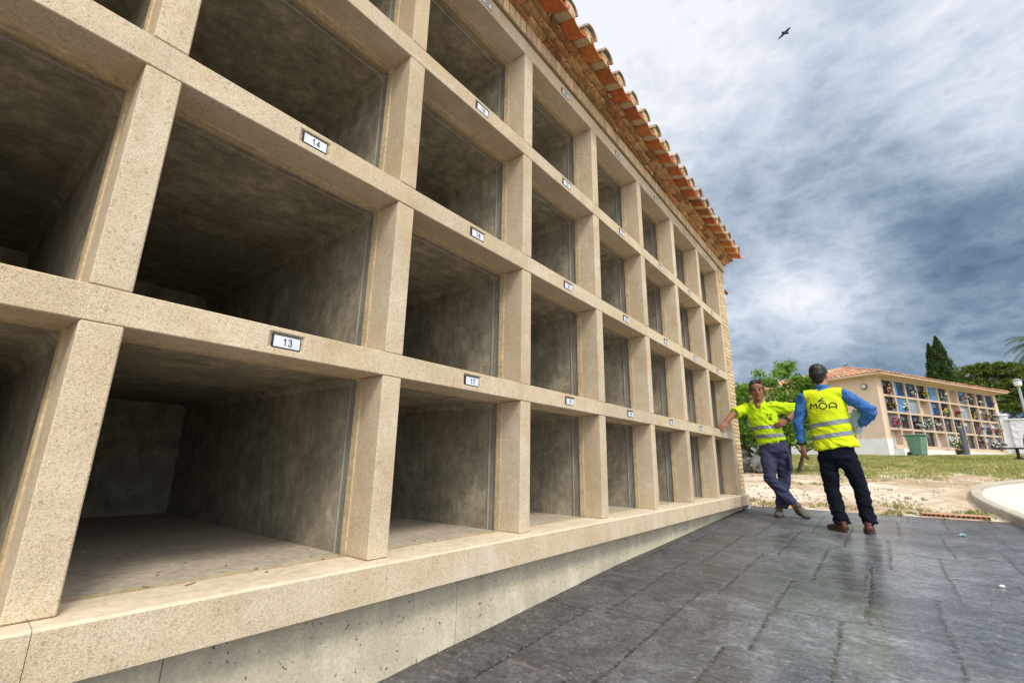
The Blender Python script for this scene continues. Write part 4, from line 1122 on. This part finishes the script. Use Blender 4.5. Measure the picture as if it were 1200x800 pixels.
def lerp(a, b, t): return V(a)*(1-t)+V(b)*t

# ---- man 1: leaning on the niches, facing the camera
G1 = hp(6.75)
m1 = thing('person', (6.8, -.52, G1), 'person in yellow-green polo shirt leaning one hand on the niches with legs crossed', 'person')
hip1 = V((6.80, -.535, .245)); nk1 = V((6.80, -.418, .80)); rs = V((6.80, -.262, .765)); ls = V((6.80, -.575, .768))
re_ = V((6.60, -.125, .665)); rw = V((6.455, -.062, .555)); le = V((6.86, -.852, .715)); lw = V((6.70, -.735, .565))
rh_, rk, ra = V((6.79, -.462, .19)), V((6.66, -.478, -.165)), V((6.735, -.700, -.475))
lh, lk, la = V((6.82, -.612, .20)), V((6.85, -.610, -.13)), V((6.84, -.525, -.525))
mb = MB()
C1 = V((6.755, -.424, .985)); F1 = V((-.965, -.21, -.13)); U1 = V((-.10, .03, 1))
P1, ax1 = head(mb, C1, F1, U1, 1.12)
mb.loft([nk1-V((0, 0, .08)), nk1+V((-.005, 0, .01)), C1-V((-.03, 0, .05))], [(.075, .065), (.060, .062), (.056, .060)], (0, 1, 0), 16)
mb.loft([hip1, lerp(hip1, nk1, .35), lerp(hip1, nk1, .75), nk1-V((0, 0, .05))], [(.14, .09), (.13, .09), (.15, .09), (.08, .06)], (0, 1, 0), 16)
mb.loft([rs, lerp(rs, re_, .5), re_], [.046, .043, .038], (0, 0, 1), 12); mb.loft([re_, lerp(re_, rw, .35), rw], [.040, .039, .027], (0, 0, 1), 12)
mb.loft([ls, lerp(ls, le, .5), le], [.046, .044, .040], (0, 0, 1), 12); mb.loft([le, lerp(le, lw, .35), lw], [.041, .042, .028], (0, 0, 1), 12)
mb.ball(re_, .041); mb.ball(le, .043); mb.ball((6.704, -.423, .778), (.018, .030, .042))
hand(mb, rw, V((-.62, .35, -.45)), V((.1, .55, -.85)), V((.4, -.5, .2)), .42)
hand(mb, lw, V((-.35, .80, -.45)), V((.8, .2, -.1)), V((0, .3, 1)), .45)
for a, b_, c_ in ((rh_, rk, ra), (lh, lk, la)): mb.loft([a, lerp(a, b_, .5), b_], [.07, .06, .045], (0, 1, 0), 12); mb.loft([b_, lerp(b_, c_, .4), c_], [.045, .045, .03], (0, 1, 0), 12); mb.ball(b_, .046)
link('body', remeshed(mb, .0065, 2, .4), M['skin1'], m1, smooth=True)
# face bits
for q in (-1, 1):
    e = MB(); e.ball(P1(q*.032, .080, .004), .0125, n=10); eo = e.build('eye', M['eyew'], m1, smooth=True)
    e = MB(); e.ball(P1(q*.032, .0925, .003), .0065, n=8); e.build('iris', M['ink'], eo, smooth=True)
    e = MB(); e.loft([P1(q*.014, .1, .026), P1(q*.034, .098, .031), P1(q*.055, .082, .024)], [.005, .006, .004], (0, 0, 1), 8); e.build('eyebrow', M['hair1'], m1)
e = MB(); e.loft([P1(-.022, .098, -.0615), P1(0, .104, -.0605), P1(.022, .098, -.0615)], [(.003, .003)]*3, (0, 0, 1), 6); e.build('mouth', plain('lip_dark', (.12, .03, .025), .6, 20, .2, 0), m1)
def hair(P, ax, s, mat, parent, back=.0, lift=0, name='hair', low=True):
    mb = MB(); e = lambda p, r: mb.ball(P(*p), tuple(x*s for x in r), ax, 18)
    e((0, -.030-back, .052+lift), (.083, .096, .088)); e((0, -.050, .015), (.079, .072, .085))
    if low: e((0, -.055, -.045), (.058, .048, .05))
    for q in (-1, 1): e((q*.066, -.012, .035), (.018, .05, .045))
    me = remeshed(mb, .006, 1)
    wrinkle(me, lambda c, n: .003*noise.noise(c*45)+.0025*noise.noise(V((c.x*40, c.y*110, c.z*30))))
    return link(name, me, mat, parent, smooth=True)
hair(P1, ax1, 1.12, M['hair1'], m1, .0, .004)
mb = MB(); 
for q in range(16): mb.ball(P1(random.uniform(-.055, .055), .055+random.uniform(-.01, .012), .105+random.uniform(-.014, .018)), .016, n=8)
link('fringe', remeshed(mb, .006, 1), M['hair1'], m1, smooth=True)
# shirt
S1 = MB()
tax = (nk1-hip1).normalized()
S1.loft([lerp(hip1, nk1, .10), lerp(hip1, nk1, .3), lerp(hip1, nk1, .52), lerp(hip1, nk1, .75), lerp(hip1, nk1, .92), nk1+V((0, 0, .0))],
        [(.172, .130), (.170, .135), (.178, .130), (.188, .122), (.165, .098), (.075, .070)], (0, 1, -.0), 24)
S1.loft([rs+V((0, -.05, -.01)), rs, lerp(rs, re_, .45), lerp(rs, re_, .86)], [.075, .078, .076, .080], (0, 0, 1), 16, False)
S1.loft([ls+V((0, .05, -.01)), ls, lerp(ls, le, .45), lerp(ls, le, .90)], [.075, .080, .082, .088], (0, 0, 1), 16, False)
S1.ball(rs, (.082, .08, .072)); S1.ball(ls, (.082, .08, .072))
me = remeshed(S1, .008, 4)
def wr1(c, n):
    p = V((c.x*6, (c.y+c.z*.6)*8, (c.z-c.y*.5)*17))
    return .008*noise.noise(p)+.008*fold(V((c.x*4, (c.y+c.z*.5)*7, (c.z-c.y*.7)*13+3)))+.004*fold(V((c.x*14, c.y*26, c.z*18)))+.0015*noise.noise(c*60)-.003
wrinkle(me, wr1)
sh1 = link('polo_shirt', me, M['hivis'], m1, smooth=True)
low = lambda c: abs(c.y - (-.5)) < .215 and c.x > 6.3
shm = sh1.data.copy(); shm.transform(Matrix.Translation(origin(m1)))
bn = (tax+V((0, .18, 0))).normalized()
for h in (.42, .22):
    band(shm, lerp(hip1, nk1, h)+V((0, 0, .012)), V((0, .06, 1)), .023, .0035, M['grey_tape'], 'reflective_strip', sh1, low)
# collar and placket
mb = MB()
for q in (-1, 1):
    a = P1(q*.05, -.02, -.135)+V((0, 0, -.012)); b_ = V((6.700, -.420+q*-.034, .775)); c_ = V((6.682, -.425+q*-.010, .712))
    mb.loft([V((6.83, -.42-q*.045, .835)), V((6.77, -.42-q*.072, .825)), b_+V((0, -q*.022, .0)), c_+V((0, -q*.012, .0))], [(.012, .028), (.012, .030), (.010, .026), (.007, .006)], (1, 0, 0), 10)
link('collar', remeshed(mb, .006, 1), M['hivis'], m1, smooth=True)
# small chest mark
mb = MB(); bv = BVHTree.FromPolygons([v.co for v in shm.vertices], [p.vertices for p in shm.polygons])
for (y, z, wy, hz) in ((-.530, .655, .004, .020), (-.548, .652, .010, .006), (-.570, .654, .012, .007), (-.552, .622, .022, .004), (-.556, .600, .020, .005), (-.556, .590, .014, .003)):
    h = bv.ray_cast(V((6.3, y, z)), V((1, 0, 0)))
    if h[0]: mb.obox(h[0]-V((.003, 0, 0)), (.003, 0, 0), (0, wy, 0), (0, 0, hz))
mb.build('chest_print', M['ink'], sh1)
# belt + trousers
mb = MB(); mb.loft([hip1+V((0, .008, .052)), hip1+V((0, .014, .10))], [(.158, .118), (.156, .117)], (0, 1, -.25), 24, False); mb.build('belt', M['belt'], m1, smooth=True)
T1 = MB()
T1.loft([hip1+V((0, .01, .07)), hip1, hip1-V((0, -.0, .07)), hip1-V((0, 0, .12))], [(.155, .115), (.175, .13), (.175, .13), (.13, .10)], (0, 1, -.2), 22)
T1.loft([rh_, lerp(rh_, rk, .45), rk, lerp(rk, ra, .45), lerp(rk, ra, .92)], [(.105, .105), (.094, .098), (.078, .08), (.074, .076), (.068, .07)], (0, 1, 0), 18, False)
T1.loft([lh, lerp(lh, lk, .45), lk, lerp(lk, la, .45), lerp(lk, la, .97)], [(.105, .105), (.095, .1), (.080, .082), (.074, .078), (.072, .075)], (0, 1, 0), 18, False)
me = remeshed(T1, .008, 4)
def wrt(c, n):
    k = 1.0 + 1.2*max(0, min(1, (-.15-c.z)/.3))
    return k*(.006*noise.noise(V((c.x*7, c.y*9, c.z*22)))+.008*fold(V((c.x*5, c.y*6+c.z*3, c.z*13-c.y*6)))+.004*fold(V((c.x*14, c.y*16, c.z*32))))-.004
wrinkle(me, wrt); tr1 = link('trousers', me, M['navy'], m1, smooth=True)
mb = MB(); mb.obox((6.79, -.708, .05), (.07, 0, 0), (0, .012, .0), (0, .0, .09)); link('thigh_pocket', remeshed(mb, .007, 2), M['navy'], tr1, smooth=True)
shoe('boot', (6.905, -.498, G1+.001), (6.63, -.52, G1+.001), (0, 0, 1), .052, .105, M['boot'], m1)
shoe('boot', (6.80, -.690, -.530), (6.69, -.845, G1+.006), (-.55, -.25, .8), .052, .105, M['boot'], m1)
mb = MB(); w_ = lerp(le, lw, .92); mb.loft([lerp(le, lw, .86), lerp(le, lw, .99)], [.038, .036], (0, 0, 1), 14, False); mb.build('wristwatch', M['belt'], m1, smooth=True)

# ---- man 2: seen from behind
G2 = hp(6.0)
m2 = thing('person', (6.0, -1.28, G2), 'person seen from behind in yellow safety vest, blue shirt and dark jeans', 'person')
hp2 = V((6.0, -1.262, .155)); nk2 = V((6.0, -1.215, .86)); ls2 = V((6.0, -1.035, .765)); rs2 = V((6.0, -1.405, .770))
le2, lw2 = V((5.985, -.945, .475)), V((6.0, -.952, .235)); re2, rw2 = V((5.96, -1.628, .575)), V((6.06, -1.500, .425))
lh2, lk2, la2 = V((6.0, -1.175, .11)), V((6.0, -1.172, -.24)), V((5.97, -1.218, -.565))
rh2, rk2, ra2 = V((6.0, -1.345, .12)), V((6.01, -1.425, -.215)), V((5.99, -1.448, -.56))
mb = MB(); C2 = V((6.02, -1.212, .992)); F2 = V((.95, -.28, -.10)); U2 = V((.05, .02, 1))
P2, ax2 = head(mb, C2, F2, U2, 1.04)
mb.loft([nk2-V((0, 0, .1)), nk2, C2-V((.01, 0, .05))], [(.075, .065), (.06, .06), (.056, .06)], (0, 1, 0), 16)
mb.loft([hp2, lerp(hp2, nk2, .35), lerp(hp2, nk2, .75), nk2-V((0, 0, .08))], [(.14, .09), (.13, .09), (.15, .09), (.08, .06)], (0, 1, 0), 16)
for a, b_, c_ in ((ls2, le2, lw2), (rs2, re2, rw2)): mb.loft([a, lerp(a, b_, .5), b_], [.045, .042, .036], (1, 0, 0), 12); mb.loft([b_, lerp(b_, c_, .35), c_], [.037, .036, .026], (1, 0, 0), 12); mb.ball(b_, .037)
for a, b_, c_ in ((lh2, lk2, la2), (rh2, rk2, ra2)): mb.loft([a, lerp(a, b_, .5), b_], [.07, .06, .045], (0, 1, 0), 12); mb.loft([b_, lerp(b_, c_, .4), c_], [.045, .045, .03], (0, 1, 0), 12); mb.ball(b_, .046)
hand(mb, lw2, V((.05, -.12, -1)), V((.5, -.8, 0)), V((1, .2, 0)), .30, 1.05)
hand(mb, rw2, V((.3, .75, -.42)), V((.2, .1, -1)), V((-1, 0, 0)), .5)
link('body', remeshed(mb, .0065, 2, .4), M['skin2'], m2, smooth=True)
hair(P2, ax2, 1.05, M['hair2'], m2, -.004, 0)
SB = MB()
SB.loft([lerp(hp2, nk2, .05), lerp(hp2, nk2, .3), lerp(hp2, nk2, .55), lerp(hp2, nk2, .78), lerp(hp2, nk2, .92), nk2+V((0, 0, .005))], [(.15, .11), (.148, .115), (.155, .11), (.165, .10), (.13, .08), (.072, .066)], (0, 1, 0), 22)
SB.loft([ls2+V((0, -.04, 0)), ls2, lerp(ls2, le2, .5), le2, lerp(le2, lw2, .5), lerp(le2, lw2, .95)], [.072, .073, .066, .058, .052, .046], (1, 0, 0), 16, False)
SB.loft([rs2+V((0, .04, 0)), rs2, lerp(rs2, re2, .5), re2], [.072, .074, .070, .068], (1, 0, 0), 16); SB.loft([re2, lerp(re2, rw2, .4), lerp(re2, rw2, .85)], [.068, .062, .05], (1, 0, 0), 16)
SB.ball(ls2, (.075, .07, .062)); SB.ball(rs2, (.075, .07, .062))
me = remeshed(SB, .008, 4)
wrinkle(me, lambda c, n: .009*noise.noise(V((c.x*8, c.y*16, (c.z+c.y*.7)*15)))+.010*fold(V((c.x*8, c.y*11-c.z*4, (c.z+c.y*.5)*15)))+.004*fold(V((c.x*25, c.y*28, c.z*34)))-.004)
link('shirt', me, M['blue'], m2, smooth=True)
mb = MB(); mb.loft([nk2+V((.005, 0, -.01)), nk2+V((.005, 0, .03))], [(.073, .068), (.066, .064)], (0, 1, 0), 20, False); mb.build('shirt_collar', M['blue'], m2, smooth=True)
VB = MB()
VB.loft([hp2+V((0, -.006, .035)), lerp(hp2, nk2, .25), lerp(hp2, nk2, .5), lerp(hp2, nk2, .72), lerp(hp2, nk2, .86), lerp(hp2, nk2, .935), nk2+V((0, 0, -.005))],
        [(.212, .150), (.195, .142), (.188, .134), (.196, .124), (.193, .108), (.150, .088), (.070, .062)], (0, 1, .16), 28, False)
VB.loft([ls2+V((0, -.10, .02)), ls2+V((0, -.005, .012))], [(.088, .070), (.084, .070)], (1, 0, 0), 16, False); VB.loft([rs2+V((0, .10, .02)), rs2+V((0, .005, .012))], [(.088, .070), (.084, .070)], (1, 0, 0), 16, False)
me = remeshed(VB, .008, 4)
def wrv(c, n):
    k = .4+.9*max(0, min(1, (.55-c.z)/.3)); q = abs(c.y+1.22)
    return k*(.012*noise.noise(V((c.x*5, (c.y+c.z*.8)*6, (c.z-c.y*.45)*14)))+.008*fold(V((c.x*4, c.y*6+c.z*3, (c.z-c.y*.5)*12)))+.004*fold(V((c.x*12, c.y*12, (c.z-c.y*.6)*26))))-.003
wrinkle(me, wrv); vest = link('safety_vest', me, M['hivis2'], m2, smooth=True)
vm = vest.data.copy(); vm.transform(Matrix.Translation(origin(m2)))
for zc in (.455, .325): band(vm, V((6.0, -1.23, zc)), V((0, .16, 1)), .0225, .004, M['grey_tape'], 'reflective_strip', vest)
bv = BVHTree.FromPolygons([v.co for v in vm.vertices], [p.vertices for p in vm.polygons])
ex = V((0, -1, -.02)).normalized(); ez = V((0, -.06, 1)).normalized(); L0 = V((5.5, -1.222, .642))
def ribbon(mb, pts, w, closed=False):
    # flat lettering stroke laid on the cloth; pts in (right, up) metres
    P = []
    for i in range(len(pts)-1):
        a, b_ = pts[i], pts[i+1]; m_ = max(1, int(math.dist(a, b_)/.008))
        for q in range(m_): P.append((a[0]+(b_[0]-a[0])*q/m_, a[1]+(b_[1]-a[1])*q/m_))
    P.append(pts[-1]); vs = []; n = len(P)
    for i, p in enumerate(P):
        a = P[max(0, i-1)]; b_ = P[min(n-1, i+1)]
        if closed and i in (0, n-1): a = P[n-2]; b_ = P[1]
        dx, dy = b_[0]-a[0], b_[1]-a[1]; l = math.hypot(dx, dy) or 1; nx, ny = -dy/l*w/2, dx/l*w/2
        for s_ in (1, -1):
            q = L0+ex*(p[0]+s_*nx)+ez*(p[1]+s_*ny); h = bv.ray_cast(q, V((1, 0, 0)))
            hh = h[0] if h[0] else q+V((.4, 0, 0)); vs.append(hh-V((.004, 0, 0)))
    mb.add(vs, [(2*i, 2*i+1, 2*i+3, 2*i+2) for i in range(n-1)])
mb = MB(); w = .0115; H = .066
ribbon(mb, [(-.130, -.026), (-.124, .034)], w); ribbon(mb, [(-.124, .034), (-.099, .004), (-.072, .034)], w); ribbon(mb, [(-.072, .034), (-.066, -.026)], w)
circ = [(-.008+.036*math.cos(t*math.pi/12), .004+.033*math.sin(t*math.pi/12)) for t in range(25)]; ribbon(mb, circ, w, True)
arch = [(.050, -.028), (.050, .010)]+[(.082-.032*math.cos(t*math.pi/10), .010+.026*math.sin(t*math.pi/10)) for t in range(11)]+[(.114, -.028)]
ribbon(mb, arch, w); ribbon(mb, [(.050, -.008), (.114, -.008)], w)
ribbon(mb, [(-.052, .052), (-.002, .092)], w*1.1); ribbon(mb, [(-.052, .052), (-.016, .062), (.012, .052)], w*.8)
mb.build('back_logo', plain('logo_ink', (.035, .02, .012), .7, 40, .2, 0), vest)
mb = MB(); rr = random.Random(2)
for row, (z, x0, x1) in enumerate(((-.052, -.07, .07), (-.076, -.095, .10))):
    x = x0
    while x < x1:
        l = rr.uniform(.006, .012); ribbon(mb, [(x, z), (x+l, z+rr.uniform(-.002, .002))], .006); x += l+rr.uniform(.006, .012)
mb.build('small_print', plain('faded_print', (.18, .17, .02), .7, 40, .2, 0), vest)
# jeans
T2 = MB()
T2.loft([hp2+V((0, .0, .06)), hp2, hp2-V((0, 0, .06)), hp2-V((0, 0, .12))], [(.165, .12), (.178, .135), (.175, .138), (.12, .10)], (0, 1, 0), 22)
for a, b_, c_ in ((lh2, lk2, la2), (rh2, rk2, ra2)):
    T2.loft([a, lerp(a, b_, .3), lerp(a, b_, .65), b_, lerp(b_, c_, .35), lerp(b_, c_, .75), lerp(b_, c_, 1.02)], [(.100, .110), (.095, .103), (.084, .090), (.074, .080), (.072, .078), (.068, .072), (.074, .078)], (0, 1, 0), 18, False)
me = remeshed(T2, .008, 4)
def wrj(c, n):
    k = .8+1.6*max(0, min(1, (-.32-c.z)/.2))
    return k*(.006*noise.noise(V((c.x*7, c.y*8, c.z*26)))+.009*fold(V((c.x*5, c.y*6+c.z*2, c.z*14-c.y*7)))+.004*fold(V((c.x*14, c.y*16, c.z*36))))-.004
wrinkle(me, wrj); link('jeans', me, M['jean'], m2, smooth=True)
shoe('shoe', (5.90, -1.25, G2-.001), (6.14, -1.085, G2+.005), (0, 0, 1), .050, .092, M['brown'], m2)
shoe('shoe', (5.90, -1.445, G2-.001), (6.19, -1.43, G2+.005), (0, 0, 1), .050, .092, M['brown'], m2)
mb = MB(); mb.loft([lerp(le2, lw2, .88), lerp(le2, lw2, 1.0)], [.050, .049], (1, 0, 0), 14, False); mb.build('wristwatch', M['belt'], m2, smooth=True)
# notebook
nbc = V((6.055, -1.490, .480)); long_ = (V((5.95, -1.560, .60))-V((5.96, -1.478, .405))).normalized(); oth = V((.55, .78, .28)).normalized(); oth = (oth-long_*oth.dot(long_)).normalized(); nn_ = long_.cross(oth)
nb = thing('notebook', nbc, 'white and pale blue notebook tucked under the right arm of the person in the vest', 'notebook')
mb = MB(); mb.obox(nbc, long_*.115, oth*.085, nn_*.0045); mb.build('pages', M['paperw'], nb)
mb = MB(); mb.obox(nbc+nn_*.0056, long_*.119, oth*.087, nn_*.001); mb.obox(nbc-nn_*.0056, long_*.119, oth*.087, nn_*.001); mb.build('cover', plain('pale_blue_cover', (.40, .50, .62), .4, 10, .1, 0), nb)

# ------------------------------------------------------------------ world + light
w = bpy.data.worlds.new('World'); scene.world = w; w.use_nodes = True; nt = w.node_tree; nt.nodes.clear()
out = nt.nodes.new('ShaderNodeOutputWorld'); bg = nt.nodes.new('ShaderNodeBackground'); nt.links.new(bg.outputs[0], out.inputs[0])
SUN_EL, SUN_AZ = math.radians(50), math.radians(-118)   # azimuth of the direction TO the sun, from +X
sd = V((math.cos(SUN_EL)*math.cos(SUN_AZ), math.cos(SUN_EL)*math.sin(SUN_AZ), math.sin(SUN_EL)))
sky = nt.nodes.new('ShaderNodeTexSky'); sky.sky_type = 'NISHITA'; sky.sun_disc = False; sky.sun_elevation = SUN_EL; sky.sun_rotation = math.pi/2-SUN_AZ
tc = nt.nodes.new('ShaderNodeTexCoord'); gen = tc.outputs['Generated']
def dotn(vec, d):
    n = nt.nodes.new('ShaderNodeVectorMath'); n.operation = 'DOT_PRODUCT'; nt.links.new(vec, n.inputs[0]); n.inputs[1].default_value = tuple(V(d).normalized()); return n.outputs['Value']
sepx = nt.nodes.new('ShaderNodeSeparateXYZ'); nt.links.new(gen, sepx.inputs[0])
# project onto a cloud layer
den = math_n(nt, 'ADD', math_n(nt, 'MAXIMUM', sepx.outputs[2], 0.0), .45)
cmb = nt.nodes.new('ShaderNodeCombineXYZ')
nt.links.new(math_n(nt, 'DIVIDE', sepx.outputs[0], den), cmb.inputs[0]); nt.links.new(math_n(nt, 'DIVIDE', sepx.outputs[1], den), cmb.inputs[1]); nt.links.new(math_n(nt, 'MULTIPLY', sepx.outputs[2], 1.5), cmb.inputs[2])
def cloudn(scale, detail, rough, dist, off):
    mp = nt.nodes.new('ShaderNodeMapping'); mp.inputs['Location'].default_value = off; nt.links.new(cmb.outputs[0], mp.inputs[0]); return noise_node(nt, mp.outputs[0], scale, detail, rough, dist)
nA = cloudn(1.7, 12, .56, .1, (0.4, 7.9, 0)); nB = cloudn(3.8, 14, .58, .0, (7.3, 2.2, 4)); nC = cloudn(11.0, 10, .6, .0, (2.3, 5.2, 9))
raw = math_n(nt, 'ADD', math_n(nt, 'MULTIPLY', math_n(nt, 'SUBTRACT', nA, .5), 1.35), math_n(nt, 'MULTIPLY', math_n(nt, 'SUBTRACT', nB, .5), .50))
raw = math_n(nt, 'ADD', raw, math_n(nt, 'MULTIPLY', math_n(nt, 'ABSOLUTE', math_n(nt, 'SUBTRACT', nC, .5)), -.75))
raw = math_n(nt, 'ADD', raw, .07)
DIRB = (.826, .19, .62); DIRD = (.905, -.33, .25)
def zone(d, lo, hi, amt):   # smooth patch around a direction
    x = math_n(nt, 'DIVIDE', math_n(nt, 'SUBTRACT', dotn(gen, d), lo), hi-lo, clamp=True)
    return math_n(nt, 'MULTIPLY', math_n(nt, 'SMOOTH_MIN', x, 1.0), amt)
elev = math_n(nt, 'MULTIPLY', math_n(nt, 'SUBTRACT', sepx.outputs[2], .25), 1.18)
val = math_n(nt, 'ADD', .36, elev)
val = math_n(nt, 'ADD', val, raw)
for d, lo, hi, amt in (((.652, .255, .714), .955, 1.0, .20), ((.80, .16, .58), .965, 1.0, .04), ((.942, .02, .33), .990, .9995, .17), ((.963, .16, .215), .985, .9995, .26),
                       ((.955, -.20, .215), .96, .999, -.14), ((.90, -.10, .42), .975, 1.0, -.06)):
    val = math_n(nt, 'ADD', val, zone(d, lo, hi, amt))
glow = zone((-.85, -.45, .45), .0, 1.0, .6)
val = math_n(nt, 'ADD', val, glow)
cc = ramp(nt, val, [(.08, (.095, .160, .250)), (.30, (.18, .265, .37)), (.50, (.36, .44, .55)), (.72, (.60, .68, .78)), (.98, (.93, .95, 1.0))])
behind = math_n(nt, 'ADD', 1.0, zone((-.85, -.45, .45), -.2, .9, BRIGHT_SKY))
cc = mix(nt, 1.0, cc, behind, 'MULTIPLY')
skyc = mix(nt, 1.0, sky.outputs[0], (.10, .10, .10), 'MULTIPLY')
fin = mix(nt, .93, skyc, cc)
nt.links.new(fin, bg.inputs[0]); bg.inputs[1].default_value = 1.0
sl = bpy.data.lights.new('sun', 'SUN'); so = bpy.data.objects.new('sun', sl); COL.objects.link(so)
sl.energy = SUN_E; sl.angle = math.radians(14); sl.color = (1.0, .93, .82)
so.rotation_euler = (-sd).to_track_quat('-Z', 'Y').to_euler(); so.location = (0, -10, 20)
scene.view_settings.view_transform = 'Standard'; scene.view_settings.look = 'None'; scene.view_settings.gamma = 1
scene.view_settings.exposure = EXPO; scene.view_settings.use_curve_mapping = False
scene.render.engine = 'CYCLES'; scene.cycles.max_bounces = 8; scene.cycles.diffuse_bounces = 5
try: scene.cycles.use_denoising = True
except Exception: pass
